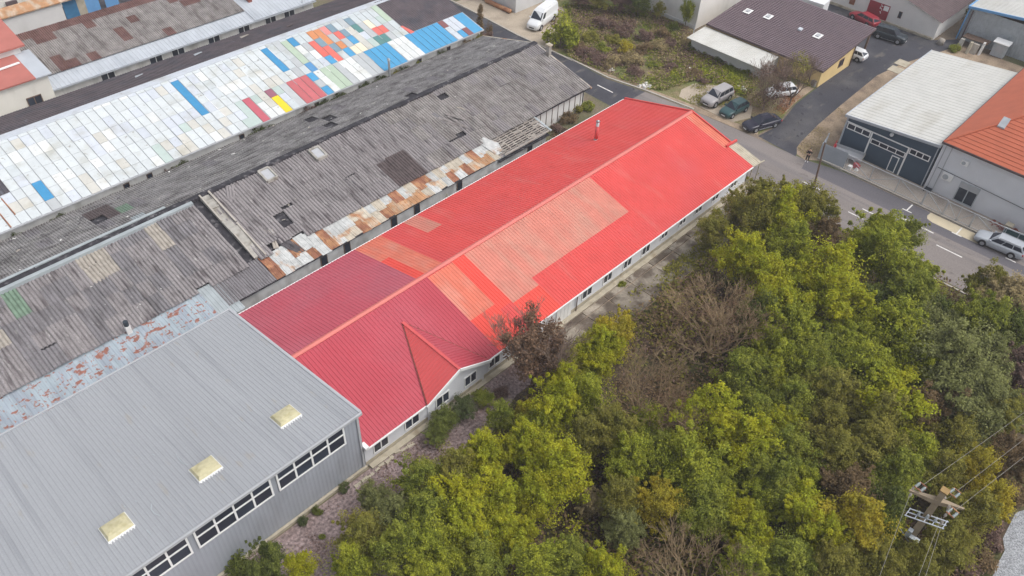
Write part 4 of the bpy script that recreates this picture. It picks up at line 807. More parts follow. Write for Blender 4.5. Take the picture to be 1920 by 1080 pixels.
# ------------------------------------------------------------------ dark blue hall with white roof
Nv = thing('dark_blue_hall', 'dark blue metal hall with white corrugated roof and ribbon windows', 'hall', (95, 22, 0))
NX0, NX1, NYa, NYb, NZa, NZb = 83.45, 106.3, 27.0, 16.55, 4.35, 5.35
MB().hexa([(83.8, 26.85, 0), (106, 26.85, 0), (106, 16.6, 0), (83.8, 16.6, 0)], [(83.8, 26.85, 4.2), (106, 26.85, 4.2), (106, 16.6, 5.2), (83.8, 16.6, 5.2)]).obj('wall', 'navy', Nv)
nrf = MB().ribs((NX0, NYb, NZb), (NX1-NX0, 0, 0), (0, NYa-NYb, NZa-NZb), 32, .055)
nrf.hexa([(NX0, NYb, NZb-.18), (NX1, NYb, NZb-.18), (NX1, NYa, NZa-.18), (NX0, NYa, NZa-.18)], [(NX0, NYb, NZb-.02), (NX1, NYb, NZb-.02), (NX1, NYa, NZa-.02), (NX0, NYa, NZa-.02)])
nr_ = sub(nrf.obj('roof', 'white_roof', Nv), Nv)
MB().bar((NX0-.04, NYa+.05, NZa-.05), (NX0-.04, NYb, NZb-.05), .12, .3).bar((NX0, NYa+.06, NZa-.05), (NX1, NYa+.06, NZa-.05), .12, .2).obj('fascia', 'grey_metal', nr_)
MB().box(83.68, 83.79, 26.7, 26.86, 0, 4.1).obj('corner_trim', 'grey_metal', Nv)
g = MB().box(83.70, 83.79, 23.62, 23.78, 0, 3.62).box(83.70, 83.79, 19.4, 19.56, 0, 3.62).box(83.71, 83.79, 19.4, 26.7, 3.5, 3.62); g.obj('trim', 'white_paint', Nv)
win(Nv, 'x', 83.79, 23.85, 26.6, 2.75, 3.5, 3, 1, 'white_paint', .1); win(Nv, 'x', 83.79, 19.6, 23.55, 2.25, 2.85, 4, 1, 'white_paint', .08); win(Nv, 'x', 83.79, 17.1, 19.35, 2.95, 3.65, 3, 1, 'white_paint', .1)
d = MB().box(83.72, 83.79, 19.96, 20.06, .05, 2.0).box(83.72, 83.79, 20.74, 20.84, .05, 2.0).box(83.72, 83.79, 20.06, 20.74, 1.9, 2.0).box(83.72, 83.79, 20.06, 20.74, .05, .12)
dd = sub(d.obj('door', 'white_paint', Nv), Nv); MB().box(83.74, 83.79, 20.06, 20.74, .12, 1.9).obj('door_leaf', 'navy', dd)
MB().tube((83.6, 21.7, 4.2), (83.79, 21.7, 4.2), .2, .22, 12).obj('wall_lamp', 'lamp_glass', Nv, True)
MB().bar((83.68, 16.75, .1), (83.68, 16.75, 4.9), .1).obj('downpipe', 'grey_metal', Nv)

# ------------------------------------------------------------------ white building with orange tile roof
O = thing('orange_roofed_building', 'tall white building with orange hipped tile roof beside the dark hall', 'building', (90, 9, 0))
MB().box(83.6, 108, -6, 16.45, 0, 6.0).obj('wall', 'wall_light', O)
ox, oy, oz, ks = 83.2, 16.5, 6.05, .66
def orow(n2):
    pass
ot = MB(); nro = 26; run = 10.0
for i in range(nro):          # slope facing the road, courses parallel to the eave
    a, c = run*i/nro, run*(i+1)/nro
    z0, z1 = oz+a*ks+.05, oz+c*ks+.0
    ot.quad((ox+a, oy-a, z0), (ox+a, -7+a, z0), (ox+c, -7+c, z1), (ox+c, oy-c, z1)); ot.quad((ox+a, oy-a, z0-.05), (ox+a, -7+a, z0-.05), (ox+a, -7+a, z0), (ox+a, oy-a, z0))
ort = sub(ot.obj('roof', 'tile_orange', O), O)
ot = MB()
for i in range(nro):          # slope towards the dark hall
    a, c = run*i/nro, run*(i+1)/nro; z0, z1 = oz+a*ks+.02, oz+c*ks
    ot.quad((ox+a, oy-a, z0), (ox+c, oy-c, z1), (109-c, oy-c, z1), (109-a, oy-a, z0)); ot.quad((ox+a, oy-a, z0-.02), (ox+a, oy-a, z0), (109-a, oy-a, z0), (109-a, oy-a, z0-.02))
ot.obj('roof_slope', 'tile_orange', ort)
MB().bar((ox, oy, oz+.06), (ox+run, oy-run, oz+run*ks+.06), .2, .1).obj('hip_ridge', 'tile_orange', ort)
MB().box(ox-.05, 109, oy, oy+.08, oz-.2, oz+.02).box(ox-.08, ox, -7, oy+.08, oz-.2, oz+.02).obj('eave_board', 'tile_brown', ort)
x, y = at(1878, 239, 8.0); t_ = x-ox
MB().hexa([(x-.5, y-.35, oz+(t_-.5)*ks+.05), (x+.5, y-.35, oz+(t_+.5)*ks+.05), (x+.5, y+.35, oz+(t_+.5)*ks+.05), (x-.5, y+.35, oz+(t_-.5)*ks+.05)], [(x-.5, y-.35, oz+(t_-.5)*ks+.2), (x+.5, y-.35, oz+(t_+.5)*ks+.2), (x+.5, y+.35, oz+(t_+.5)*ks+.2), (x-.5, y+.35, oz+(t_-.5)*ks+.2)]).obj('roof_window', 'steel_dull', ort)
win(O, 'x', 83.6, 11.25, 13.3, .25, 2.6, 2, 1, 'steel_dull', .1, name='double_door')
MB().box(83.54, 83.58, 11.3, 13.25, 1.9, 2.55).obj('door_light', 'trim_grey', O)
def ac(y, z, s):
    b = sub(MB().box(83.2, 83.58, y-.42*s, y+.42*s, z-.3*s, z+.3*s).obj('air_conditioner', 'white_paint', O), O)
    MB().tube((83.17, y+.1*s, z), (83.198, y+.1*s, z), .24*s, .24*s, 12).obj('fan_grille', 'steel_dull', b)
ac(14.7, 2.5, 1.25); ac(13.75, 4.75, .85)
MB().tube((83.5, 16.0, 3.0), (83.5, 6, 2.55), .03, .03, 5).obj('cable', 'tar', O); MB().box(83.56, 83.598, 11.9, 12.1, 3.2, 3.4).obj('wall_lamp', 'lamp_glass', O)
for y in (16.1, 15.5): MB().tube((83.52, y, .2), (83.52, y, 5.7), .04).obj('downpipe', 'trim_grey', O)

# white shed and blue-edged hall in the far right
Sh = thing('white_shed', 'white gabled shed with a red double door and dark roof', 'shed', (128, 40, 0))
MB().add([(119.3, 30.8, 0), (119.3, 49, 0), (119.3, 49, 2.8), (119.3, 40, 5.2), (119.3, 30.8, 2.8), (150, 30.8, 0), (150, 49, 0), (150, 49, 2.8), (150, 40, 5.2), (150, 30.8, 2.8)], [(0, 1, 2, 3, 4), (0, 4, 9, 5), (1, 6, 7, 2), (5, 9, 8, 7, 6)]).obj('wall', 'plaster_clean', Sh)
MB().ribs((118.9, 40, 5.27), (32, 0, 0), (0, -9.6, -2.5), 60, .04).ribs((118.9, 40, 5.27), (32, 0, 0), (0, 9.6, -2.5), 60, .04).obj('roof', 'tile_brown', Sh)
MB().box(119.0, 119.28, 30.9, 49, 0, .3).obj('plinth', 'concrete_yellow', Sh)
rdr = sub(MB().box(119.2, 119.29, 38.0, 41.1, 0.05, 2.45).obj('red_door', 'red_door', Sh), Sh)
MB().box(119.17, 119.199, 38.1, 38.85, 1.65, 2.35).obj('notice_board', 'white_paint', rdr)
pn = MB()
for (y, z, a, c) in ((39.0, 2.2, .28, .1), (39.3, 2.0, .1, .3), (39.1, 1.85, .3, .1), (39.0, 1.7, .1, .16), (39.2, 2.35, .16, .08), (39.05, 1.35, .2, .12), (39.0, 1.2, .12, .12)): pn.box(119.18, 119.198, y, y+a, z-c, z)
pn.obj('paint_marks', 'white_paint', rdr)
win(Sh, 'x', 119.3, 36.1, 36.6, 1.3, 2.25, 1, 1, 'wood_brown', .07); MB().box(119.2, 119.29, 43.2, 44.0, .9, 2.2).obj('shutter', 'rust', Sh)
Bl = thing('blue_edged_hall', 'grey ribbed metal hall with bright blue edge trim', 'hall', (135, 20, 0))
MB().ribs((122.7, 28.6, 0), (0, -30, 0), (0, 0, 4.6), 100, .06).quad((122.7, 28.6, 0), (150, 28.6, 0), (150, 28.6, 4.6), (122.7, 28.6, 4.6)).obj('wall', 'steel_dull', Bl)
MB().ribs((122.4, 28.8, 4.65), (30, 0, 0), (0, -30, 3.0), 60, .05).obj('roof', 'white_roof', Bl)
MB().bar((122.35, 28.85, 4.62), (122.35, -1, 7.6), .16, .32).bar((122.35, 28.85, 4.62), (150, 28.85, 4.62), .16, .3).bar((122.5, 28.74, 0), (122.5, 28.62, 4.5), .28, .16).obj('blue_edge', 'blue_trim', Bl)
MB().bar((122.45, 28.1, 0), (122.45, 28.1, 4.3), .16).obj('downpipe', 'tile_brown', Bl)
cab = thing('cable_cabinet', 'grey electrical cabinet with sloping white lid beside the ribbed hall', 'cabinet', (121.3, 22.6, 0))
MB().box(120.9, 121.9, 21.8, 23.5, 0.1, 1.95).obj('body', 'steel_dull', cab); MB().hexa([(120.7, 21.6, 1.95), (122, 21.6, 1.95), (122, 23.7, 1.95), (120.7, 23.7, 1.95)], [(120.7, 21.6, 2.05), (122, 21.6, 2.25), (122, 23.7, 2.25), (120.7, 23.7, 2.05)]).obj('lid', 'white_paint', cab)
MB().box(120.85, 120.899, 22.2, 23.1, .8, 1.6).obj('panel', 'trim_grey', cab)
for i, (x, y, w_, h_, m) in enumerate(((118.7, 25.7, .35, 1.5, 'concrete_yellow'), (119.2, 24.9, .8, 1.25, 'sheet_cream'), (119.6, 24.4, .25, 1.6, 'plaster'), (119.2, 27.0, .5, 1.3, 'concrete'))):
    o = MB().hexa([(x, y, 0), (x+.7, y, 0), (x+.7, y+w_, 0), (x, y+w_, 0)], [(x+.5, y, h_), (x+1.0, y, h_), (x+1.0, y+w_, h_), (x+.5, y+w_, h_)]).obj('concrete_slab', m)
    tag(o, ['narrow yellowish slab leaning second from the left beside the cabinet', 'broad pinkish slab leaning in the middle of the row beside the cabinet', 'thin pale slab leaning nearest the grey cabinet', 'grey slab leaning farthest left under the blue corner'][i], 'slab', 'slabs leaning by the ribbed hall')
o = MB().box(120.6, 122.2, 24.2, 27.6, 1.25, 1.35).obj('shelter_roof', 'wood_brown'); tag(o, 'dark board laid flat over the leaning slabs', 'board')
tag(MB().tube((118.8, 29.6, 0), (118.9, 29.5, .8), .5, .42, 9).obj('water_tank', 'sheet_cream', None, True), 'small pale water tank at the corner of the white shed', 'tank')

# ------------------------------------------------------------------ fence, gates, trailer
def meshfence(name, label, p, q, hgt, nb, cat='fence', frame=True, door=False):
    t = thing(name, label, cat, (p[0], p[1], 0)); p, q = Vector((*p, 0)), Vector((*q, 0))
    for i in range(nb+1):
        a = p.lerp(q, i/nb); MB().bar(a, a+Vector((0, 0, hgt)), .07).obj('post', 'trim_grey', t)
    for z in (hgt, .2): MB().bar(p+Vector((0, 0, z)), q+Vector((0, 0, z)), .06).obj('rail', 'trim_grey', t)
    for i in range(nb):
        a, c = p.lerp(q, i/nb), p.lerp(q, (i+1)/nb); z0, z1 = (.2, hgt) if i % 2 else (hgt, .2)
        MB().bar(a+Vector((0, 0, z0)), c+Vector((0, 0, z1)), .05).obj('brace', 'trim_grey', t)
    w = MB(); n = int((q-p).length/.14)
    for i in range(n):
        a = p.lerp(q, i/n); w.bar(a+Vector((0, 0, .2)), a+Vector((0, 0, hgt)), .008)
    for k in range(10): z = .2+(hgt-.2)*k/10; w.bar(p+Vector((0, 0, z)), q+Vector((0, 0, z)), .008)
    w.obj('wire_mesh', 'trim_grey', t); return t
meshfence('sliding_gate', 'long sliding gate of grey wire mesh in front of the dark hall', (80.25, 24.1), (80.3, 15.3), 1.9, 3, 'gate')
meshfence('mesh_fence', 'wire mesh fence panel between the sliding gate and the small gate', (80.3, 15.2), (80.3, 13.0), 1.9, 1)
meshfence('small_gate', 'small wire mesh gate with cross bars before the white building', (80.3, 12.9), (80.3, 10.2), 1.8, 2, 'gate')
meshfence('mesh_fence', 'wire mesh fence panel beside the silver estate car', (80.3, 10.1), (80.3, 7.0), 1.8, 1)
sg = thing('sheet_metal_fence', 'blue grey sheet metal fence panel beside the standing person', 'fence', (80.1, 26, 0))
MB().ribs((79.85, 27.2, .25), (.25, -2.95, 0), (0, 0, 1.95), 24, .02).obj('panel', 'grey_metal', sg)
MB().ribs((79.85, 27.2, .25), (2.3, .5, 0), (0, 0, 1.9), 12, .02).obj('side_panel', 'grey_metal', sg)
for (x, y) in ((79.9, 27.2), (80.12, 24.25), (82.2, 27.7)): MB().bar((x, y, 0), (x, y, 2.2), .1).obj('post', 'steel_dull', sg)
MB().box(79.8, 80.1, 24.2, 27.3, 0, .2).obj('base', 'kerb', sg)
tr = thing('box_trailer', 'grey flat trailer parked behind the sheet metal fence', 'trailer', (82.4, 25.0, 0), RAD(-80), None, True)
MB().box(-1.7, 1.7, -.75, .75, .6, .72).obj('bed', 'trim_grey', tr)
for s in (-1, 1): MB().box(-1.7, 1.7, s*.75-.03, s*.75+.03, .72, 1.05).obj('side_board', 'trim_grey', tr)
for s in (-1, 1): MB().box(s*1.7-.03, s*1.7+.03, -.72, .72, .72, 1.05).obj('end_board', 'concrete', tr)
for s in (-1, 1): MB().tube((-.2, s*.8, .32), (-.2, s*.95, .32), .32, .32, 14).obj('wheel', 'black_rubber', tr)
MB().bar((-1.7, 0, .62), (-2.6, 0, .55), .1).obj('drawbar', 'steel_dull', tr)
MB().bar((-1.6, -.5, 1.0), (-1.6, .2, 1.7), .08).bar((-1.75, .3, .9), (-1.5, .3, 1.0), .3).obj('jack', 'red_paint', tr)
tag(MB().box(81.35, 81.75, 23.25, 23.7, .0, .55).tube((81.5, 23.2, .3), (81.5, 23.0, .3), .28, .28, 10).obj('red_valve', 'red_paint'), 'red metal fitting standing at the corner of the dark hall', 'fitting')
tag(MB().box(80.7, 81.2, 23.6, 24.0, .05, .35).hexa([(80.9, 22.9, .05), (81.3, 22.9, .05), (81.3, 23.3, .05), (80.9, 23.3, .05)], [(81, 23, .4), (81.2, 23, .35), (81.25, 23.2, .3), (81, 23.2, .4)]).obj('white_bag', 'white_paint'), 'white plastic bags heaped behind the mesh gate', 'bags')
tf = thing('teal_fence', 'dark teal sheet fence panel behind the silver estate car', 'fence', (81.2, 5.6, 0))
MB().ribs((80.55, 7.2, .1), (.4, -4.5, 0), (0, 0, 1.55), 30, .03).obj('panel', 'teal_paint', tf); MB().bar((80.5, 7.2, 1.68), (80.95, 2.7, 1.68), .1).bar((80.55, 7.2, 0), (80.55, 7.2, 1.7), .1).bar((80.66, 5.8, 0), (80.66, 5.8, 1.7), .09).obj('frame', 'steel_dull', tf)
pv = thing('planter_pillar', 'short cream pillar with soil heap beside the white building', 'pillar', (82.6, 7.2, 0))
MB().box(82.2, 82.8, 6.9, 7.4, 0, .9).obj('shaft', 'sheet_cream', pv); MB().box(82.1, 82.9, 6.8, 7.5, .9, 1.0).obj('cap', 'concrete_yellow', pv)
soil = MB()
for i in range(60):
    x, y = random.uniform(82.3, 83.4), random.uniform(3.5, 9.0); r_ = random.uniform(.1, .3); soil.hexa([(x-r_, y-r_, 0), (x+r_, y-r_, 0), (x+r_, y+r_, 0), (x-r_, y+r_, 0)], [(x-r_*.4, y-r_*.5, r_), (x+r_*.5, y-r_*.4, r_*.9), (x+r_*.5, y+r_*.3, r_), (x-r_*.4, y+r_*.5, r_*1.1)])
stuff(soil.obj('soil_heap', 'brick'))
MB_ = MB().box(82.9, 83.5, 15.5, 16.2, .35, .42); [MB_.bar((x, y, 0.05), (x, y, .36), .06) for x in (82.95, 83.45) for y in (15.55, 16.15)]
tag(MB_.obj('bench', 'car_dark'), 'small dark bench against the white wall by the downpipes', 'bench')
for (px, py, z) in ((1745, 365, 1.9), (1616, 303, 1.0)):
    pass

# ------------------------------------------------------------------ vehicles
def patch(A_, B_, C_, D_, u0, u1, v0, v1, off=.008):
    A_, B_, C_, D_ = map(Vector, (A_, B_, C_, D_)); N = (B_-A_).cross(D_-A_).normalized()
    f = lambda u, v: (A_.lerp(B_, u)).lerp(D_.lerp(C_, u), v)+N*off
    return [f(u0, v0), f(u1, v0), f(u1, v1), f(u0, v1)]
def car(name, label, cat, loc, rot, st, cab, paint, wheels, wr=.32, group=None, panes=((.04, .34), (.37, .66), (.69, .95)), low=None, rails=False, trim=None):
    """st: stations (x, half width, z bottom, z belt); cab: ((x,z,w) windscreen base, roof front, roof rear, tail base)"""
    t = thing(name, label, cat, loc, rot, group, True)
    b = MB(); n = 9; vs = []
    for (x, w_, zb, zt) in st:
        h_ = zt-zb
        half = [(0, zb), (w_*.86, zb), (w_*.98, zb+.18*h_), (w_, zb+.5*h_), (w_*.985, zb+.78*h_), (w_*.93, zb+.95*h_), (w_*.8, zt), (w_*.4, zt+.025), (0, zt+.03)]
        ring = [(x, y, z) for y, z in half]+[(x, -y, z) for y, z in half[-2:0:-1]]
        vs.append(ring)
    m_ = len(vs[0]); fl = [p for rg in vs for p in rg]; fs = []
    for i in range(len(vs)-1):
        for k in range(m_): fs.append((i*m_+k, i*m_+(k+1) % m_, (i+1)*m_+(k+1) % m_, (i+1)*m_+k))
    fs += [tuple(range(m_-1, -1, -1)), tuple(range((len(vs)-1)*m_, len(vs)*m_))]
    b.add(fl, fs)
    (x0, z0, w0), (x1, z1, w1), (x2, z2, w2), (x3, z3, w3) = cab
    q = [(x0, w0, z0), (x1, w1, z1), (x2, w2, z2), (x3, w3, z3)]
    Lq = [Vector((x, y, z)) for x, y, z in q]; Rq = [Vector((x, -y, z)) for x, y, z in q]
    rm = [Vector((x1, 0, z1+.05)), Vector((x2, 0, z2+.05))]
    c = MB()
    c.quad(Lq[0], Lq[1], Lq[2], Lq[3]); c.quad(Rq[3], Rq[2], Rq[1], Rq[0])
    c.add([Rq[0], Lq[0], Lq[1], rm[0], Rq[1]], [(0, 1, 2, 3, 4)]); c.add([Lq[3], Rq[3], Rq[2], rm[1], Lq[2]], [(0, 1, 2, 3, 4)])
    c.quad(Lq[1], rm[0], rm[1], Lq[2]); c.quad(rm[0], Rq[1], Rq[2], rm[1])
    b.obj('body', paint, t, True); c.obj('roof', paint, t)
    MB().quad(*patch(Rq[0], Lq[0], Lq[1], Rq[1], .05, .95, .06, .94, .01)).obj('windscreen', 'glass', t)
    MB().quad(*patch(Lq[3], Rq[3], Rq[2], Lq[2], .07, .93, .12, .92, .01)).obj('rear_window', 'glass', t)
    for s in (1, -1):
        a = [Lq[0], Lq[3], Lq[2], Lq[1]] if s > 0 else [Rq[3], Rq[0], Rq[1], Rq[2]]
        for (u0, u1) in panes:
            uu = (u0, u1) if s > 0 else (1-u1, 1-u0)
            MB().quad(*patch(*a, uu[0], uu[1], .1, .86, -.01 if s > 0 else -.01)).obj('side_window', 'glass', t) if False else MB().quad(*[p+Vector((0, s*.012, 0)) for p in patch(*a, uu[0], uu[1], .1, .86, 0)]).obj('side_window', 'glass', t)
    wmax = max(p[1] for p in st)
    for x in wheels:
        for s in (1, -1):
            tr_ = MB().tube((x, s*(wmax-.2), wr), (x, s*(wmax+.012), wr), wr, wr, 18)
            wo = sub(tr_.obj('wheel', 'black_rubber', t), t)
            rm_ = MB().tube((x, s*(wmax+.0), wr), (x, s*(wmax+.022), wr), wr*.66, wr*.62, 14)
            rm_.obj('rim', 'rim', wo)
            ar = MB().tube((x, s*(wmax-.1), wr+.03), (x, s*(wmax+.004), wr+.03), wr+.07, wr+.07, 18); ar.obj('wheel_arch', 'tar', t)
    fx, fwid, fzb, fzt = st[1]; rx, rw, rzb, rzt = st[-2]
    f0 = st[0]
    for s in (1, -1):
        MB().hexa([(fx-.12, s*fwid*.95, fzt-.16), (f0[0]-.02, s*f0[1]*.62, fzt-.2), (f0[0]+.01, s*f0[1]*.62, fzt-.2), (fx+.02, s*(fwid*.98), fzt-.16)], [(fx-.2, s*fwid*.9, fzt-.02), (f0[0]-.06, s*f0[1]*.58, fzt-.07), (f0[0]-.02, s*f0[1]*.58, fzt-.09), (fx-.04, s*fwid*.95, fzt-.03)]).obj('headlight', 'lamp_glass', t)
        MB().box(rx-.05, rx+.12, min(s*rw*.72, s*rw*1.005), max(s*rw*.72, s*rw*1.005), rzt-.3, rzt-.08).obj('tail_light', 'tail_red', t)
        MB().box(x0-.3, x0-.12, min(s*(w0+.04), s*(w0+.22)), max(s*(w0+.04), s*(w0+.22)), z0+.02, z0+.16).obj('wing_mirror', paint, t)
    MB().box(f0[0]-.03, f0[0]+.03, -f0[1]*.6, f0[1]*.6, f0[2]+.16, f0[2]+.3).obj('grille', 'tar', t)
    MB().box(f0[0]+.0, f0[0]+.045, -.26, .26, f0[2]+.02, f0[2]+.13).obj('number_plate', 'white_paint', t)
    if rails:
        for s in (1, -1): MB().bar((x1-.1, s*w1*.95, z1+.05), (x2+.1, s*w2*.95, z2+.05), .04).obj('roof_rail', 'rim', t)
    if trim:
        for s in (1, -1): MB().bar((wheels[0]-.45, s*(wmax+.0), .3), (wheels[1]+.45, s*(wmax+.0), .3), .03, .06).obj('sill_trim', trim, t)
    return t
EST = [(2.36, .60, .26, .58), (2.26, .78, .2, .68), (1.9, .87, .2, .80), (1.1, .90, .2, .90), (-1.2, .90, .2, .96), (-2.0, .87, .22, .97), (-2.28, .80, .26, .96), (-2.36, .72, .34, .88)]
ESC = ((1.1, .90, .80), (.35, 1.44, .62), (-1.85, 1.42, .60), (-2.28, .98, .74))
SED = [(2.42, .60, .26, .56), (2.3, .80, .2, .68), (1.9, .88, .2, .80), (1.0, .91, .2, .88), (-1.3, .91, .2, .94), (-2.0, .88, .22, .92), (-2.32, .80, .28, .88), (-2.42, .70, .36, .78)]
SEC = ((1.1, .88, .80), (.2, 1.40, .60), (-1.0, 1.38, .58), (-1.95, .93, .70))
SUV = [(2.28, .66, .34, .78), (2.18, .84, .28, .92), (1.8, .92, .28, 1.02), (1.0, .94, .28, 1.08), (-1.4, .94, .28, 1.12), (-2.1, .92, .3, 1.12), (-2.28, .86, .34, 1.08), (-2.34, .8, .45, 1.0)]
SUC = ((1.05, 1.07, .84), (.4, 1.70, .68), (-1.9, 1.68, .66), (-2.24, 1.12, .78))
HAT = [(2.05, .58, .26, .56), (1.95, .74, .2, .68), (1.6, .82, .2, .78), (.9, .85, .2, .86), (-1.2, .85, .2, .90), (-1.8, .82, .24, .90), (-1.98, .76, .28, .86), (-2.05, .7, .36, .8)]
HAC = ((.95, .86, .76), (.2, 1.40, .60), (-1.45, 1.38, .58), (-1.95, .92, .70))
car('estate_car', 'silver estate car parked by the kerb beside the mesh fence', 'car', (79.25, 6.75, .02), RAD(93), EST, ESC, 'car_silver', (1.42, -1.35), rails=True)
car('off_road_car', 'pewter off-road car parked leftmost on bare earth with papers on the bonnet', 'car', (81.9, 42.2, .03), RAD(176), SUV, SUC, 'car_pewter', (1.38, -1.38), .38, 'cars parked nose to the road')
car('hatchback', 'dark green older hatchback parked between the pewter and black cars', 'car', (81.3, 39.3, .03), RAD(174), HAT, HAC, 'car_green', (1.25, -1.25), .3, 'cars parked nose to the road')
car('saloon_car', 'black saloon car with bright sill trim parked at the side street corner', 'car', (81.0, 35.3, .03), RAD(160), SED, SEC, 'car_black', (1.45, -1.38), .33, 'cars parked nose to the road', trim='rim')
car('dark_crossover', 'dark crossover car standing before the white shed', 'car', (114.6, 35.2, .03), RAD(-82), SUV, SUC, 'car_dark', (1.38, -1.38), .37, None, trim='rim')
car('red_car', 'dark red estate car parked under the red double door', 'car', (116.9, 40.2, .03), RAD(72), EST, ESC, 'car_red', (1.42, -1.35), .33)
car('carport_car', 'pale grey car half hidden under the roof edge of the yellow house', 'car', (105.6, 36.4, .03), RAD(90), HAT, HAC, 'car_white', (1.25, -1.25), .3)
car('bush_car', 'white hatchback half hidden behind the bare brown bush', 'car', (89.3, 37.6, .03), RAD(150), HAT, HAC, 'car_white', (1.25, -1.25), .3)
VAN = [(2.9, .62, .3, .78), (2.8, .86, .26, .92), (2.35, .96, .26, 1.12), (1.75, .98, .26, 1.3), (1.2, .99, .3, 1.4), (-2.5, .99, .3, 1.4), (-2.88, .97, .34, 1.38), (-2.92, .94, .4, 1.3)]
VAC = ((1.85, 1.3, .90), (1.2, 2.05, .84), (.6, 2.45, .80), (-2.88, 1.38, .97))
v_ = car('delivery_van', 'white high-roofed delivery van beside the yellow-green tree', 'van', (81.2, 70.9, .02), RAD(193), VAN, ((1.85, 1.3, .90), (1.1, 2.2, .80), (-2.86, 2.25, .82), (-2.9, 1.38, .95)), 'car_white', (1.85, -1.7), .36, None, panes=((.05, .2),))
MB().hexa([(1.05, -.8, 2.2), (-2.85, -.8, 2.25), (-2.85, .8, 2.25), (1.05, .8, 2.2)], [(.5, -.62, 2.5), (-2.8, -.68, 2.52), (-2.8, .68, 2.52), (.5, .62, 2.5)]).obj('high_roof', 'car_white', v_)
tk = thing('box_truck', 'white box truck standing behind the violet roof', 'truck', (109.3, 47.0, 0), RAD(96), None, True)
MB().box(-3.6, 3.4, -1.2, 1.2, 1.2, 4.1).obj('box_body', 'car_white', tk); MB().box(-3.6, 5.0, -.5, .5, .7, 1.0).obj('chassis', 'tar', tk)
MB().hexa([(3.5, -1.1, .7), (5.4, -1.1, .7), (5.4, 1.1, .7), (3.5, 1.1, .7)], [(3.5, -1.05, 2.6), (4.8, -1.0, 2.6), (4.8, 1.0, 2.6), (3.5, 1.05, 2.6)]).obj('cab', 'car_white', tk)
for x in (4.3, -2.2):
    for s in (-1, 1): MB().tube((x, s*.85, .45), (x, s*1.15, .45), .45, .45, 14).obj('wheel', 'black_rubber', tk)
for s in (-1, 1): MB().box(-3.5, 2.9, s*1.17-.03, s*1.17+.03, .72, .95).obj('side_guard', 'trim_grey', tk); MB().box(-3.66, -3.6, s*1.0-.1, s*1.0+.1, 1.0, 1.5).obj('tail_light', 'tail_red', tk)

# ------------------------------------------------------------------ person
def skin(name, joints, edges, m, parent, levels=1):
    me = bpy.data.meshes.new(name); me.from_pydata([j[0] for j in joints], edges, []); me.materials.append(MT[m])
    o = bpy.data.objects.new(name, me); COL.objects.link(o); o.parent = parent
    o.modifiers.new('skin', 'SKIN'); sv = me.skin_vertices[0].data
    for i, j in enumerate(joints):
        r = j[1]; sv[i].radius = (r, r) if not isinstance(r, tuple) else r
    sv[0].use_root = True
    s_ = o.modifiers.new('sub', 'SUBSURF'); s_.levels = levels; s_.render_levels = levels
    for p in me.polygons: p.use_smooth = True
    return o
px_, py_ = at(1512, 303)
pe = thing('person', 'person in black clothes and white shoes looking at a phone on the dirt verge', 'person', (px_, py_, .02), RAD(200), None, True)
J = [((0, 0, .95), .13), ((0, 0, 1.2), (.16, .11)), ((0, 0, 1.4), (.17, .11)), ((.01, 0, 1.5), .055), ((.03, 0, 1.6), (.075, .085)), ((.045, 0, 1.7), (.08, .095)),
     ((0, .2, 1.4), .065), ((.03, .27, 1.14), .05), ((.24, .12, 1.16), .038), ((.31, .08, 1.18), .032), ((0, -.2, 1.4), .065), ((.03, -.27, 1.14), .05), ((.24, -.1, 1.16), .038), ((.31, -.05, 1.18), .032),
     ((0, .1, .88), .1), ((.03, .11, .5), .065), ((-.01, .12, .09), .045), ((0, -.1, .88), .1), ((.02, -.11, .5), .065), ((-.03, -.12, .09), .045)]
Ed = [(0, 1), (1, 2), (2, 3), (3, 4), (4, 5), (2, 6), (6, 7), (7, 8), (8, 9), (2, 10), (10, 11), (11, 12), (12, 13), (0, 14), (14, 15), (15, 16), (0, 17), (17, 18), (18, 19)]
for s, base in ((1, 9), (-1, 13)):
    bx, by, bz = J[base][0]
    for k in range(4):
        o_ = len(J); l = (.07, .08, .078, .06)[k]
        J.append(((bx+.03, by-s*.012*(k-1.5), bz+.012*(k-1.5)), .011)); J.append(((bx+.03+l*.6, by-s*.02, bz+.015+.012*(k-1.5)), .009)); J.append(((bx+.03+l*.75, by-s*.05, bz+.02+.012*(k-1.5)), .008))
        Ed += [(base, o_), (o_, o_+1), (o_+1, o_+2)]
    o_ = len(J); J.append(((bx+.01, by-s*.035, bz+.035), .011)); J.append(((bx+.05, by-s*.05, bz+.05), .009)); Ed += [(base, o_), (o_, o_+1)]
skin('body', J, Ed, 'skin', pe)
skin('jacket', [((0, 0, .98), (.165, .135)), ((0, 0, 1.2), (.19, .14)), ((0, 0, 1.38), (.2, .14)), ((.005, 0, 1.48), .085), ((0, .21, 1.39), .085), ((.03, .275, 1.14), .07), ((.2, .14, 1.16), .055), ((0, -.21, 1.39), .085), ((.03, -.275, 1.14), .07), ((.2, -.12, 1.16), .055)],
     [(0, 1), (1, 2), (2, 3), (2, 4), (4, 5), (5, 6), (2, 7), (7, 8), (8, 9)], 'cloth_black', pe)
skin('trousers', [((0, 0, .98), (.15, .13)), ((0, .1, .86), .115), ((.03, .11, .5), .085), ((-.01, .12, .14), .07), ((0, -.1, .86), .115), ((.02, -.11, .5), .085), ((-.03, -.12, .14), .07)], [(0, 1), (1, 2), (2, 3), (0, 4), (4, 5), (5, 6)], 'cloth_black', pe)
for y in (.12, -.12): skin('shoe', [((-.06, y, .05), .05), ((.08, y, .045), .052), ((.2, y*1.1, .035), .036)], [(0, 1), (1, 2)], 'white_paint', pe)
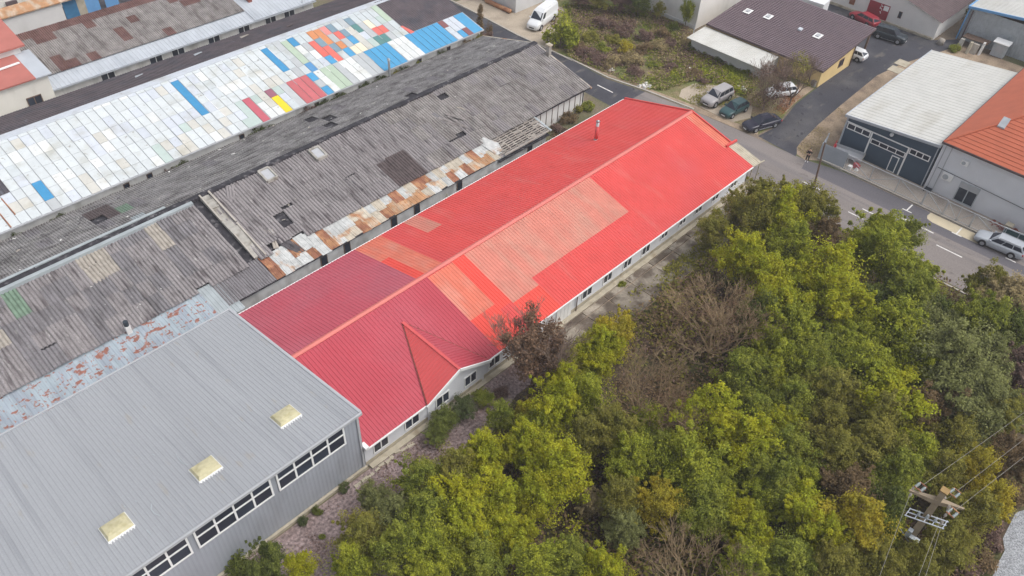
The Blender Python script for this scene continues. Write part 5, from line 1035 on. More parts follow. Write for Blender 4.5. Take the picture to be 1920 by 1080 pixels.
skin('hair', [((-.02, 0, 1.68), (.07, .08)), ((-.005, 0, 1.755), (.07, .075)), ((.05, 0, 1.79), (.04, .06))], [(0, 1), (1, 2)], 'hair', pe)
fc = MB()
for s in (-1, 1): fc.box(.118, .13, s*.03-.012, s*.03+.012, 1.68, 1.695)
fc.box(.118, .126, -.022, .022, 1.62, 1.63); fc.obj('facial_features', 'hair', pe); MB().hexa([(.11, -.015, 1.645), (.11, .015, 1.645), (.145, 0, 1.645)], [(.11, -.006, 1.68), (.11, .006, 1.68), (.125, 0, 1.68)]).obj('nose', 'skin', pe)
ph = MB().box(.36, .372, -.03, .06, 1.15, 1.28).obj('phone', 'car_dark'); ph.location = (px_, py_, .02); ph.rotation_euler = (0, 0, RAD(200)); tag(ph, 'dark phone held in the hands of the person in black', 'phone')

# ------------------------------------------------------------------ power pole and wires
PX, PY = 38.86, -1.0
P_ = thing('power_pole', 'tapered concrete power pole with insulators standing among the trees', 'power pole', (PX, PY, 0))
MB().hexa([(PX-.27, PY-.27, 0), (PX+.27, PY-.27, 0), (PX+.27, PY+.27, 0), (PX-.27, PY+.27, 0)], [(PX-.17, PY-.17, 9.2), (PX+.17, PY-.17, 9.2), (PX+.17, PY+.17, 9.2), (PX-.17, PY+.17, 9.2)]).obj('shaft', 'pole_concrete', P_)
MB().box(PX-.24, PX+.24, PY-.24, PY+.24, 9.2, 9.3).obj('cap', 'ochre', P_)
ax_ = Vector((.36, -.93, 0)).normalized(); c0 = Vector((PX, PY, 8.1))
arm = MB(); arm.hexa([c0-ax_*1.7+Vector((-.06, 0, .02)), c0+Vector((-.2, 0, -.22)), c0+Vector((.2, 0, -.22)), c0-ax_*1.7+Vector((.06, 0, .02))], [c0-ax_*1.7+Vector((-.06, 0, .16)), c0+Vector((-.2, 0, .2)), c0+Vector((.2, 0, .2)), c0-ax_*1.7+Vector((.06, 0, .16))])
arm.hexa([c0+Vector((-.2, 0, -.22)), c0+ax_*1.5+Vector((-.06, 0, .02)), c0+ax_*1.5+Vector((.06, 0, .02)), c0+Vector((.2, 0, -.22))], [c0+Vector((-.2, 0, .2)), c0+ax_*1.5+Vector((-.06, 0, .16)), c0+ax_*1.5+Vector((.06, 0, .16)), c0+Vector((.2, 0, .2))])
arm.obj('crossarm', 'pole_concrete', P_)
def w3(px, py, z): x, y = at(px, py, z); return Vector((x, y, z))
INS = []
for (px, py) in ((1726, 913), (1790, 924), (1786, 961)):
    c = w3(px, py, 8.5); dv = (w3(px+28, py-22, 8.5)-c).normalized(); sd = Vector((-dv.y, dv.x, 0))
    for s in (-1, 1):
        b = MB()
        for k in range(4): q = c+sd*s*.19+dv*(-.22+k*.12); b.tube(q, q+dv*.035, .105, .07, 9).tube(q+dv*.035, q+dv*.12, .03, .03, 5)
        b.obj('insulator', 'porcelain', P_, True)
    MB().bar(c-dv*.28-sd*.26, c-dv*.28+sd*.26, .05).bar(c+dv*.3-sd*.26, c+dv*.3+sd*.26, .05).bar(c-dv*.28, Vector((PX, PY, 8.3)).lerp(c, .72), .05).obj('insulator_yoke', 'rust', P_); INS.append(c+dv*.32)
for (px, py) in ((1706, 929), (1772, 967), (1765, 981), (1778, 951), (1770, 935), (1711, 917)):
    c = w3(px, py, 8.2); b = MB()
    for k in range(3): b.tube(c+Vector((0, 0, k*.08)), c+Vector((0, 0, k*.08+.03)), .085, .06, 8)
    b.tube(c-Vector((0, 0, .25)), c+Vector((0, 0, .26)), .03, .03, 5); b.obj('post_insulator', 'sheet_cream', P_)
sw = MB(); c1 = Vector((PX-.32, PY-.05, 6.5))
for k in (-.34, 0, .34): sw.bar(c1-ax_*1.15+Vector((k, 0, .0)), c1+ax_*1.2+Vector((k, 0, 0)), .06)
for k in (-1.1, -.55, 0, .5, 1.1): sw.bar(c1+ax_*k+Vector((-.4, 0, .02)), c1+ax_*k+Vector((.4, 0, .02)), .05)
sw.obj('switch_frame', 'grey_metal', P_)
for k in (-.5, 0, .5): MB().tube(c1+ax_*k+Vector((0, 0, .05)), c1+ax_*k+Vector((0, 0, .4)), .09, .07, 8).obj('switch_insulator', 'steel_dull', P_)
MB().box(PX-.55, PX-.2, PY-.5, PY+.4, 4.2, 4.32).bar((PX-.3, PY, 3.6), (PX-.3, PY+.9, 4.3), .06).box(PX-.6, PX-.28, PY+.1, PY+.38, 4.32, 4.9).obj('bracket', 'steel_dull', P_)
def wire(label, a, c, sag=.5, n=14):
    b = MB(); pr = None
    for i in range(n+1):
        t_ = i/n; p = a.lerp(c, t_)+Vector((0, 0, -sag*4*t_*(1-t_)))
        if pr: b.tube(pr, p, .011, .011, 4, cap=False)
        pr = p
    tag(b.obj('power_line', 'wire'), label, 'power line', 'wires strung from the power pole')
for i, (e_, f_) in enumerate(((INS[0], (1863, 812)), (INS[1], (1919, 822)), (INS[2], (1919, 855)))):
    d_ = w3(*f_, 8.5)-e_; wire(['upper wire running from the pole to the upper right', 'middle wire running from the pole to the upper right', 'lower wire running from the pole to the upper right'][i], e_, e_+d_.normalized()*40, .6, 20)
for i, (p0, p1) in enumerate((((1705, 930), (1652, 1079)), ((1765, 970), (1725, 1079)), ((1766, 982), (1738, 1079)))):
    a = w3(*p0, 8.3); d_ = w3(*p1, 8.0)-a; wire(['left wire running down from the pole to the bottom edge', 'middle wire running down from the pole to the bottom edge', 'right wire running down from the pole to the bottom edge'][i], a, a+d_.normalized()*30, .6, 16)
for i, (a, c) in enumerate(((INS[0], (1711, 917)), (INS[1], (1770, 935)), (INS[2], (1778, 951)))):
    wire(['short slack loop at the left insulator pair', 'short slack loop at the upper right insulator pair', 'short slack loop at the lower right insulator pair'][i], a, w3(*c, 8.25), .35, 8)
ux, uy = at(1526, 350)
U = thing('utility_pole', 'slim brown utility pole at the road edge among the trees', 'utility pole', (ux, uy, 0))
MB().tube((ux, uy, 0), (ux+.1, uy+.5, 5.4), .12, .09, 8).obj('shaft', 'wood_brown', U); MB().tube((ux+.1, uy+.5, 5.4), (ux+.1, uy+.5, 5.5), .1, .03, 8).obj('tip', 'steel_dull', U)

# ------------------------------------------------------------------ plants
def leaf_mesh(name, centers, radii, per, size, flat=.85, seed=0):
    g = np.random.default_rng(seed); n = len(centers)*per
    c = np.repeat(np.asarray(centers, float), per, 0); r = np.repeat(np.asarray(radii, float), per)
    d = g.normal(size=(n, 3)); d /= np.linalg.norm(d, axis=1, keepdims=True)
    rad = r*(.2+1.0*g.random(n)**.6)
    p = c+d*rad[:, None]*np.array([1, 1, flat])
    nm = d*.45+g.normal(size=(n, 3))*.55+np.array([0, 0, 1.1]); nm /= np.linalg.norm(nm, axis=1, keepdims=True)
    a = np.cross(nm, g.normal(size=(n, 3))); a /= np.linalg.norm(a, axis=1, keepdims=True); b = np.cross(nm, a)
    s = size*(.6+.8*g.random(n))
    A1 = a*s[:, None]; B1 = b*(s*.55)[:, None]
    V = np.stack([p-A1, p+B1*1.0-A1*.1, p+A1, p-B1*1.0-A1*.1], 1).reshape(-1, 3)
    return V, n
def mk(name, V, n, m):
    me = bpy.data.meshes.new(name); me.vertices.add(4*n); me.vertices.foreach_set('co', V.ravel().astype(np.float32))
    me.loops.add(4*n); me.loops.foreach_set('vertex_index', np.arange(4*n, dtype=np.int32)); me.polygons.add(n)
    me.polygons.foreach_set('loop_start', np.arange(0, 4*n, 4, dtype=np.int32)); me.polygons.foreach_set('loop_total', np.full(n, 4, np.int32))
    me.materials.append(MT[m]); me.update(calc_edges=True); return me
def limbs(b, base, tips, r0):
    for t_ in tips:
        t_ = Vector(t_); mid = base.lerp(t_, .5)+Vector((random.uniform(-.15, .15), random.uniform(-.15, .15), .15))
        b.tube(base, mid, r0*.6, r0*.4, 5, cap=False); b.tube(mid, t_, r0*.4, r0*.12, 5, cap=False)
TREES = []
for k in range(9):
    g = np.random.default_rng(100+k); R_ = 2.0; Hh = 4.6
    nl = int(g.integers(8, 15)); sq = .75+.55*g.random(); cs, rs, tips = [], [], []
    for i in range(nl):
        th = i*2.4+g.random()*.8; u = (i+.5)/nl; zz = 1.0-u*1.35+g.normal()*.12; rr = math.sqrt(max(.02, 1-min(1, abs(zz))**2))*(.62+.32*g.random())
        lc = np.array([math.cos(th)*rr*R_*.85, math.sin(th)*rr*R_*.85, Hh-1.75+zz*1.45*sq+g.normal()*.15]); tips.append(lc)
        for q in range(int(g.integers(6, 10))):
            o_ = g.normal(size=3)*np.array([.46, .46, .40]); cs.append(lc+o_); rs.append(.16+.30*g.random())
        for q in range(4):          # sprigs reaching out of the crown
            o_ = np.array([*(g.normal(size=2)*.35), .3])+lc*np.array([.22, .22, 0])
            for w_ in range(3): cs.append(lc+o_*(.6+.32*w_)); rs.append(.2-.045*w_)
    for q in range(34): cs.append(np.array([*(g.normal(size=2)*.85), Hh-1.55+g.normal()*.75])); rs.append(.55+.3*g.random())
    V, n = leaf_mesh('crown', cs, rs, 125, .070, .85, 200+k); crown = mk('crown', V, n, 'leaf_green')
    b = MB(); top = Vector((g.normal()*.15, g.normal()*.15, 2.1)); b.tube((0, 0, 0), top, .14, .1, 7); limbs(b, top, tips, .1)
    for q in range(0, len(cs), 3): b.tube(top.lerp(Vector(cs[q]), .55), cs[q], .02, .008, 3, cap=False)
    o = b.obj('trunk', 'bark'); trunk = o.data; bpy.data.objects.remove(o)
    TREES.append((crown, trunk))
BUSH = []
for k in range(5):
    g = np.random.default_rng(300+k); cs, rs = [], []
    for i in range(15):
        th = g.random()*6.28; rr = math.sqrt(g.random()); cs.append(np.array([math.cos(th)*rr*.85, math.sin(th)*rr*.85, .25+.75*g.random()*(1.15-rr)])); rs.append(.22+.2*g.random())
    V, n = leaf_mesh('foliage', cs, rs, 130, .066, .8, 400+k); fol = mk('foliage', V, n, 'leaf_green')
    b = MB()
    for i in range(8): b.tube((0, 0, 0), cs[i], .03, .01, 4, cap=False)
    o = b.obj('stem', 'bark'); stem = o.data; bpy.data.objects.remove(o); BUSH.append((fol, stem))
def bare_mesh(seed, Hh, spread, m, depth=5, r0=.13, thin=.010, fan=3, lean=.5):
    g = random.Random(seed); b = MB()
    def grow(p, d, l, r, lv):
        q = p+d*l; mid = p+d*l*.5+Vector((g.uniform(-1, 1), g.uniform(-1, 1), g.uniform(-.3, .6)))*l*.09
        sides = 6 if lv > 3 else 4 if lv > 1 else 3
        b.tube(p, mid, r, r*.85, sides, cap=False); b.tube(mid, q, r*.85, r*.7, sides, cap=False)
        if lv == 0: return
        for i in range(fan if lv > 1 else fan+1):
            dv = (d+Vector((g.uniform(-1, 1), g.uniform(-1, 1), g.uniform(-.15, .75)))*spread).normalized()
            grow(q if i < 2 else p.lerp(q, g.uniform(.5, .9)), dv, l*g.uniform(.6, .85), max(thin, r*(.62 if i < 2 else .5)), lv-1)
    p = Vector((0, 0, 0)); nst = 5
    b.tube(p, (0, 0, Hh*.16), r0, r0*.9, 7)
    for i in range(nst):
        th = 2*math.pi*i/nst+g.uniform(-.3, .3); grow(Vector((0, 0, Hh*.14)), Vector((math.cos(th)*lean, math.sin(th)*lean, 1)).normalized(), Hh*.27, r0*.62, depth)
    o = b.obj('branches', m); me = o.data; bpy.data.objects.remove(o); return me
BARE = bare_mesh(5, 5.0, .78, 'bark_pale', 5, .10, .007, 3, .95)
BARE2 = bare_mesh(11, 5.2, .68, 'bark_pale', 5, .10, .007, 3, .75)
TWIG = bare_mesh(21, 5.2, .5, 'twig_brown', 6, .09, .0055, 3, .55)

def cloud(kind, n, per, size, seed):
    g = np.random.default_rng(seed); cs, rs = [], []
    for i in range(n):
        if kind == 'ivy': cs.append([g.uniform(-1, 1), g.uniform(-.12, .22), g.uniform(.9, 3.1)*(1-.25*g.random())]); rs.append(.14+.16*g.random())
        else:
            z = g.random()**.9*5.0; r_ = .46*(1-(z/5.3)**2)**.5*g.random()**.5; a = g.random()*6.28; cs.append([r_*math.cos(a), r_*math.sin(a), .3+z]); rs.append(.12+.12*g.random())
    V, n_ = leaf_mesh('foliage', cs, rs, per, size, 1.0, seed); return mk('foliage', V, n_, 'leaf_ivy')
IVY = [cloud('ivy', 70, 55, .065, 500+k) for k in range(3)]; POPLAR = cloud('col', 110, 60, .06, 510)
def body(name, me, x, y, sx, sz, code, label, cat, group=None):
    t = thing(name, label, cat, (x, y, 0), 0, group, True); t.scale = (sx, 1 if sx != sz else sx, sz)
    inst('foliage', me, t, (0, 0, 0), None, None, 'leaf_'+code)
    o = MB().tube((0, 0, 0), (0, 0, 1.5), .05, .02, 5).obj('stem', 'bark', t); return t
DESC = {'yellow': 'bright yellow-green', 'green': 'fresh green', 'mid': 'mid green', 'dark': 'dark green', 'olive': 'dull olive', 'gold': 'golden yellow', 'brown': 'browning', 'sage': 'greyish green', 'straw': 'straw coloured', 'maroon': 'reddish brown', 'ivy': 'deep green'}
CODE = {'Y': 'yellow', 'G': 'green', 'M': 'mid', 'D': 'dark', 'O': 'olive', 'W': 'gold', 'B': 'brown', 'S': 'sage', 'T': 'straw', 'R': 'maroon', 'I': 'ivy'}
USED = {}
def uniq(base, place):
    return base+' '+place
def plant(kind, x, y, hgt, wid, code, label, group, cat='tree', rz=None, name=None):
    lib = TREES if kind == 'tree' else BUSH
    k = random.randrange(len(lib)); cr, st = lib[k]; h0, w0 = (4.6, 2.2) if kind == 'tree' else (1.25, 1.1)
    t = thing(name or ('leafy_tree' if kind == 'tree' else 'shrub'), label, cat, (x, y, 0), rz if rz is not None else random.uniform(0, 6.28), group, True)
    t.scale = (wid/w0*random.uniform(.9, 1.12), wid/w0*random.uniform(.9, 1.12), hgt/h0)
    inst('crown' if kind == 'tree' else 'foliage', cr, t, (0, 0, 0), None, None, 'leaf_'+code); inst('trunk' if kind == 'tree' else 'stem', st, t, (0, 0, 0))
    return t
# crowns read off the photograph: (px, py, radius px, colour)
CROWNS = """1386 388 30 O,1424 368 30 O,1395 480 42 Y,1420 402 36 O,1340 432 26 O,1484 378 34 O,1530 396 36 O,1470 405 40 Y,1545 446 32 B,1480 460 36 G,1460 522 42 Y,1550 512 50 Y,1644 440 36 G,
1702 440 24 M,1670 482 48 G,1620 468 34 G,1715 520 34 G,1850 538 32 O,1893 562 36 T,1150 622 36 W,1130 645 36 Y,1112 672 34 Y,1062 722 38 Y,1040 762 42 Y,988 772 22 W,
1102 742 42 G,1150 802 44 O,1215 792 34 G,1330 790 52 Y,1420 782 38 M,1425 592 36 D,1428 640 30 G,1402 702 42 M,1470 562 42 Y,1572 560 52 Y,1642 572 38 D,1702 556 46 M,1742 592 34 D,1490 612 42 G,
1542 642 42 M,1602 640 46 G,1682 622 46 G,1742 612 40 S,1832 602 42 M,1888 562 38 T,1900 622 38 D,1472 692 38 G,1532 690 42 M,1622 702 48 G,1702 690 46 G,1782 682 56 S,1842 672 42 S,1482 762 42 M,1562 742 48 O,
1602 768 38 O,1662 752 52 Y,1722 772 38 B,1802 742 46 S,1852 752 42 S,1462 802 36 Y,1542 792 40 O,1642 802 46 O,1772 762 38 B,1882 772 38 O,1912 702 36 R,792 902 38 M,852 892 40 O,902 852 38 Y,862 942 46 Y,
922 932 46 Y,942 992 42 Y,802 962 42 M,742 962 34 S,700 935 26 S,682 1002 36 O,742 1032 46 M,822 1022 46 G,662 1062 36 G,882 1012 42 Y,562 1066 26 Y,902 1062 42 M,802 1072 42 G,500 1062 34 D,982 832 36 Y,1042 882 50 Y,
1002 932 36 Y,1182 862 46 G,1232 842 36 M,1290 872 50 G,1402 832 46 Y,1422 892 40 M,1332 902 36 G,1112 940 24 T,1162 932 36 O,1232 942 40 W,1312 952 42 M,1382 962 32 Y,1412 1002 40 Y,1172 992 34 S,1012 1062 46 G,1072 1052 40 M,
1132 1072 38 Y,976 1002 26 Y,1402 1062 42 G,1482 852 42 M,1522 872 26 W,1462 922 42 M,1562 852 42 O,1622 842 46 O,1682 882 40 M,1592 922 42 B,1662 902 36 M,1722 852 36 G,1512 962 46 Y,1602 982 46 W,1542 1012 40 Y,1655 1000 30 M,
1652 952 36 D,1822 872 30 W,1762 882 36 O,1852 942 36 W,1812 962 36 O,1562 1062 42 O,1642 1052 38 O,1712 1062 32 O,1482 1062 42 M,1772 1022 34 O,1250 900 30 M,1090 820 34 O,1010 800 30 G,940 780 26 M,
1690 800 34 O,1900 850 30 B,1420 940 34 G,1500 905 34 G,1060 680 28 O,1750 720 34 M,1580 690 34 M,1790 820 34 O,1830 800 32 S"""
CR = []
for s_ in CROWNS.replace('\n', '').split(','):
    a = s_.split(); CR.append((int(a[0]), int(a[1]), int(a[2]), CODE[a[3]]))
ZONES = [('by the leaf litter before the grey hall', lambda x, y: x < 800 and y > 880), ('by the paved yard of the red building', lambda x, y: x < 1260 and y < 700), ('by the road end of the red building', lambda x, y: x < 1440 and y < 530),
         ('near the roadside lane markings', lambda x, y: y < 545), ('around the two bare trees', lambda x, y: 1100 < x < 1440 and y < 830), ('below the gabled dormer', lambda x, y: x < 1100 and y < 880), ('around the concrete power pole', lambda x, y: x > 1600 and y > 870),
         ('at the right edge above the power lines', lambda x, y: x > 1740), ('around the brown clearing in the wood', lambda x, y: x < 1260), ('in the front row left of the power pole', lambda x, y: y > 830), ('in the middle of the wood', lambda x, y: True)]
buckets = {}
for (px, py, rp_, cd) in CR:
    z = next(n for n, f in ZONES if f(px, py)); buckets.setdefault((z, cd), []).append((px, py, rp_))
ORD = ['', 'second ', 'third ', 'fourth ', 'fifth ', 'sixth ', 'seventh ', 'eighth ', 'ninth ', 'tenth ', 'eleventh ', 'twelfth ']
SUPP = {'tree': 0}
for (z, cd), L_ in buckets.items():
    L_.sort()
    for i, (px, py, rp_) in enumerate(L_):
        d0 = math.hypot(*at(px, py, 4), 47); r_ = rp_/F_PX*d0
        small = rp_ < 31
        hgt = 2.3*r_+1.5+random.uniform(-.2, .5); zc = hgt*.72
        x, y = at(px, py, zc)
        if len(L_) == 1: lab = f'{DESC[cd]} tree {z}'
        elif i == 0: lab = f'leftmost {DESC[cd]} tree {z}'
        elif i == len(L_)-1: lab = f'rightmost {DESC[cd]} tree {z}'
        else: lab = f'{ORD[i]}{DESC[cd]} tree from the left {z}'
        plant('tree', x, y, hgt, r_*1.18, cd, lab, 'trees of the wood')
# bare trees
def bare(name, label, me, px, py, z, sc, group=None, rz=0.0, lean=(0, 0)):
    x, y = at(px, py, z); t = thing(name, label, 'tree', (x, y, 0), rz, group, True); t.scale = (sc, sc, sc); t.rotation_euler = (lean[0], lean[1], rz); inst('branches', me, t, (0, 0, 0)); return t
bare('bare_tree', 'large spreading bare tree nearest the road among the green crowns', BARE, 1335, 648, 2, 1.65, None, .5)
bare('bare_tree', 'large upright bare tree left of the spreading one', BARE2, 1218, 790, 2, 1.5, None, 1.5)
bare('bare_tree', 'bare tree at the bottom edge of the photo', BARE2, 1300, 1105, 2, 1.3, None, 2.5)
bare('bare_tree', 'leafless thorny tree at the right edge above the wires', TWIG, 1905, 735, 2, .7, None, 1.0)
for o_ in [o for o in COL.objects if o.get('label', '').startswith('large ')  and 'bare tree' in o.get('label', '')]:
    V, n = leaf_mesh('dry_twigs', [np.array([math.cos(a)*r_, math.sin(a)*r_, z_]) for a, r_, z_ in ((random.uniform(0, 6.28), random.uniform(.4, 2.2), random.uniform(2.0, 4.2)) for _ in range(70))], [random.uniform(.3, .6) for _ in range(70)], 45, .035, .9, 90)
    inst('dry_leaves', mk('dry_leaves', V, n, 'leaf_drybrown'), o_, (0, 0, 0))
bt = bare('brown_tree', 'brown tree with sparse dry leaves overlapping the red roof edge', TWIG, 998, 712, 1, 1.45, None, .7)
V, n = leaf_mesh('dry', [np.array([math.cos(a)*r_, math.sin(a)*r_, z_]) for a, r_, z_ in ((random.uniform(0, 6.28), random.uniform(.1, 1.7), random.uniform(2.0, 5.2)) for _ in range(95))], [random.uniform(.25, .5) for _ in range(95)], 95, .072, .9, 77)
inst('dry_leaves', mk('dry_leaves', V, n, 'leaf_drybrown'), bt, (0, 0, 0))
bt2 = bare('brown_tree', 'straggly brown bush tree beside the dark green hatchback', TWIG, 1432, 200, .5, 1.25, None, 2.2)
V, n = leaf_mesh('dry', [np.array([math.cos(a)*r_, math.sin(a)*r_, z_]) for a, r_, z_ in ((random.uniform(0, 6.28), random.uniform(.2, 2.0), random.uniform(.8, 4.6)) for _ in range(80))], [random.uniform(.35, .7) for _ in range(80)], 60, .06, .9, 78)
inst('dry_leaves', mk('dry_leaves', V, n, 'leaf_maroon'), bt2, (0, 0, 0))
bt3 = bare('brown_tree', 'thin yellowing twiggy tree before the yellow wall', TWIG, 1482, 190, .5, 1.2, None, 5.0)
V, n = leaf_mesh('dry', [np.array([random.gauss(0, .9), random.gauss(0, .9), random.uniform(3.0, 5.4)]) for _ in range(30)], [random.uniform(.3, .5) for _ in range(30)], 40, .07, .9, 79)
inst('dry_leaves', mk('dry_leaves', V, n, 'leaf_olive'), bt3, (0, 0, 0))
# other trees
x, y = at(1052, 62, 2.2); plant('bush', x, y, 5.6, 2.9, 'green', 'round yellow-green tree beside the white delivery van', None, 'tree', name='leafy_tree')
x, y = at(1283, 55, .0); plant('tree', x, y, 4.0, 1.15, 'mid', 'slim green tree against the blank beige wall', None)
x, y = at(900, 80, 0); body('poplar_tree', POPLAR, x, y, 1.0, 1.0, 'brown', 'tall narrow brown poplar at the end of the patchwork roof', 'tree')
x, y = at(917, 68, 0); plant('bush', x, y, 2.4, .6, 'brown', 'thin brown sapling right of the poplar', None, 'sapling')
for (px, py, hgt, w_, cd, lb) in ((1195, 30, 3.6, 1.9, 'dark', 'dark green tree before the left corner of the beige tower'), (1232, 40, 2.6, 1.0, 'olive', 'yellow-leaved tree against the beige wall'), (1165, 25, 3.0, 1.6, 'maroon', 'dark reddish tree left of the beige tower'),
                                  (1120, 20, 2.8, 1.8, 'olive', 'olive tree at the top edge right of the van'), (1085, 15, 2.6, 1.8, 'maroon', 'brownish tree behind the van and the round tree'), (1800, 30, 1.6, 1.0, 'dark', 'green bush in the gap beside the blue-edged hall')):
    x, y = at(px, py, 0); plant('tree', x, y, hgt, w_, cd, lb, None)
LOT = [(1150, 125, 1.5, 1.3, 'straw'), (1185, 118, 1.6, 1.4, 'straw'), (1168, 95, 1.5, 1.4, 'gold'), (1210, 100, 1.5, 1.4, 'brown'), (1235, 92, 1.4, 1.3, 'straw'), (1205, 75, 1.6, 1.5, 'maroon'), (1240, 72, 1.5, 1.3, 'brown'), (1170, 65, 1.7, 1.6, 'maroon'),
       (1130, 50, 1.6, 1.6, 'maroon'), (1110, 75, 1.3, 1.5, 'olive'), (1130, 95, 1.2, 1.3, 'mid'), (1100, 105, 1.2, 1.5, 'maroon'), (1085, 92, 1.0, 1.2, 'brown'), (1125, 118, 1.1, 1.3, 'maroon'), (1190, 138, 1.0, 1.1, 'maroon'), (1255, 85, 1.2, 1.1, 'maroon'), (1280, 80, 1.2, 1.0, 'straw'),
       (1300, 92, 1.1, 1.0, 'dark'), (1325, 103, 1.0, 1.0, 'mid'), (1350, 115, .9, .9, 'dark'), (1375, 125, .8, .8, 'mid'), (1400, 140, .8, .9, 'mid'), (1262, 60, 1.4, 1.0, 'dark'), (1150, 78, 1.4, 1.4, 'olive'), (1260, 130, .7, 1.2, 'maroon'), (1300, 140, .7, 1.2, 'brown'), (1320, 155, .6, 1.1, 'maroon'), (1230, 125, .7, 1.1, 'mid'), (1365, 160, .6, .9, 'olive')]
lb_cnt = {}
def side_word(px, lo, hi): return 'left' if px < lo else 'right' if px > hi else 'middle'
for i, (px, py, hgt, w_, cd) in enumerate(sorted(LOT)):
    lb_cnt[cd] = lb_cnt.get(cd, 0)+1; k = lb_cnt[cd]-1
    x, y = at(px, py, 0); plant('bush', x, y, hgt*1.15, w_*1.1, cd, f'{"leftmost " if k == 0 else ORD[k]}{DESC[cd]} shrub {"" if k == 0 else "from the left "}in the weedy lot', 'shrubs of the weedy lot', 'shrub')
WALLP = [(110, 418, 1.2, .9, 'ivy'), (30, 455, 1.0, .7, 'ivy'), (330, 318, 1.4, 1.1, 'ivy'), (312, 328, .9, .7, 'maroon'), (456, 252, 1.9, .9, 'ivy'), (478, 243, 1.6, .8, 'ivy'), (540, 205, 1.7, 1.0, 'maroon'), (575, 195, 2.0, 1.0, 'ivy'), (602, 185, 2.1, .9, 'ivy'), (655, 165, 2.0, .9, 'ivy'), (680, 155, 2.0, .9, 'ivy'), (712, 142, 1.5, .8, 'olive'), (722, 132, 2.0, .7, 'ivy'), (800, 107, 1.8, .7, 'ivy'), (755, 125, 1.0, .7, 'mid'), (845, 90, 1.5, 1.0, 'brown'), (870, 80, 1.6, .9, 'olive'), (885, 72, 1.6, .8, 'maroon')]
for i, (px, py, hgt, w_, cd) in enumerate(sorted(WALLP)):
    x, y = at(px, py, .8); body('wall_climber', random.choice(IVY), x, 70.05, w_*.95, min(1.05, .8+.12*hgt), cd, f'{"leftmost" if i == 0 else ["", "second", "third", "fourth", "fifth", "sixth", "seventh", "eighth", "ninth", "tenth", "eleventh", "twelfth", "thirteenth", "fourteenth", "fifteenth", "sixteenth", "seventeenth", "eighteenth"][i]} climber {"" if i == 0 else "from the left "}on the wall under the patchwork roof', 'climber', 'climbers on the wall under the patchwork roof')
for i, (px, py, hgt, w_, cd) in enumerate([(690, 452, 1.6, .7, 'mid'), (672, 458, 1.2, .6, 'ivy'), (620, 492, 1.0, .5, 'ivy'), (748, 415, 1.5, .5, 'mid'), (824, 370, 1.8, .5, 'mid'), (802, 388, 1.4, .5, 'olive'), (862, 348, 1.4, .5, 'ivy'), (898, 325, 1.6, .6, 'mid'), (935, 305, 1.4, .6, 'olive'), (1000, 275, 1.8, .7, 'brown'), (985, 285, 1.5, .6, 'olive')]):
    x, y = at(px, py, 1.2); plant('bush', x, 48.5, hgt+.5, w_, cd, f'shrub number {i+1} in the narrow alley behind the red roof' if False else f'{["leftmost but two", "leftmost but one", "leftmost", "fourth from the left", "sixth from the left", "fifth from the left", "seventh from the left", "eighth from the left", "ninth from the left", "rightmost", "second from the right"][i]} shrub in the alley behind the red roof', 'shrubs in the alley behind the red roof', 'shrub')
for i, (px, py, hgt, w_, cd, lb) in enumerate([(1062, 222, 1.3, 1.3, 'brown', 'brown shrub against the white end wall of the workshop'), (1085, 205, 1.1, 1.2, 'olive', 'olive shrub in front of the white end wall'), (1105, 200, 1.0, 1.1, 'mid', 'green shrub nearest the road by the white end wall'), (1045, 245, 1.2, 1.1, 'maroon', 'reddish shrub right of the bare battens'), (1038, 262, 1.0, 1.0, 'brown', 'low brown shrub beside the red roof verge'), (1030, 225, 1.5, .8, 'maroon', 'dark reddish climber at the corner of the porch'),
                                               (835, 800, 1.3, 1.2, 'dark', 'green shrub below the red eaves left of the dormer'), (870, 775, 1.2, 1.1, 'ivy', 'dark green shrub close under the dormer wall'), (905, 752, .9, .9, 'mid', 'small green shrub under the dormer gable'), (820, 822, 1.0, 1.0, 'dark', 'dark low shrub by the corner of the red building'), (935, 735, .6, .9, 'maroon', 'low reddish scrub right of the dormer'),
                                               (595, 955, .7, .45, 'dark', 'small dark weed clump before the hall wall'), (570, 975, .6, .5, 'ivy', 'low weed clump left of the small dark one'), (645, 913, .6, .5, 'ivy', 'weed clump at the edging near the hall corner'), (604, 1003, .35, .3, 'mid', 'tiny green weed on the leaf litter'), (455, 1055, 1.2, 1.2, 'dark', 'dark green shrub at the bottom edge before the hall'), (515, 1040, 1.0, .9, 'ivy', 'deep green shrub right of the one at the bottom edge'),
                                               (1165, 530, .5, .5, 'mid', 'small weed growing at the wall of the red building'), (1345, 395, .8, .5, 'mid', 'weed at the far end of the paved yard'), (1862, 1002, 1.3, 1.4, 'maroon', 'reddish brown tangled scrub by the gravel edge'), (1885, 928, 1.6, 1.5, 'brown', 'brown scrub at the right edge above the gravel'), (1838, 1050, 1.2, 1.3, 'brown', 'low brown scrub between the power pole and the gravel'), (1805, 1072, 1.2, 1.2, 'maroon', 'reddish scrub at the bottom edge beside the gravel'),
 (1790, 92, 1.0, 1.0, 'mid', 'green weeds between the shed and the blue-edged hall')]):
    x, y = at(px, py, .3)
    plant('tree' if 810 < px < 920 and py > 740 else 'bush', x, y, hgt*1.25, w_, cd, lb, None, 'shrub', name='shrub')
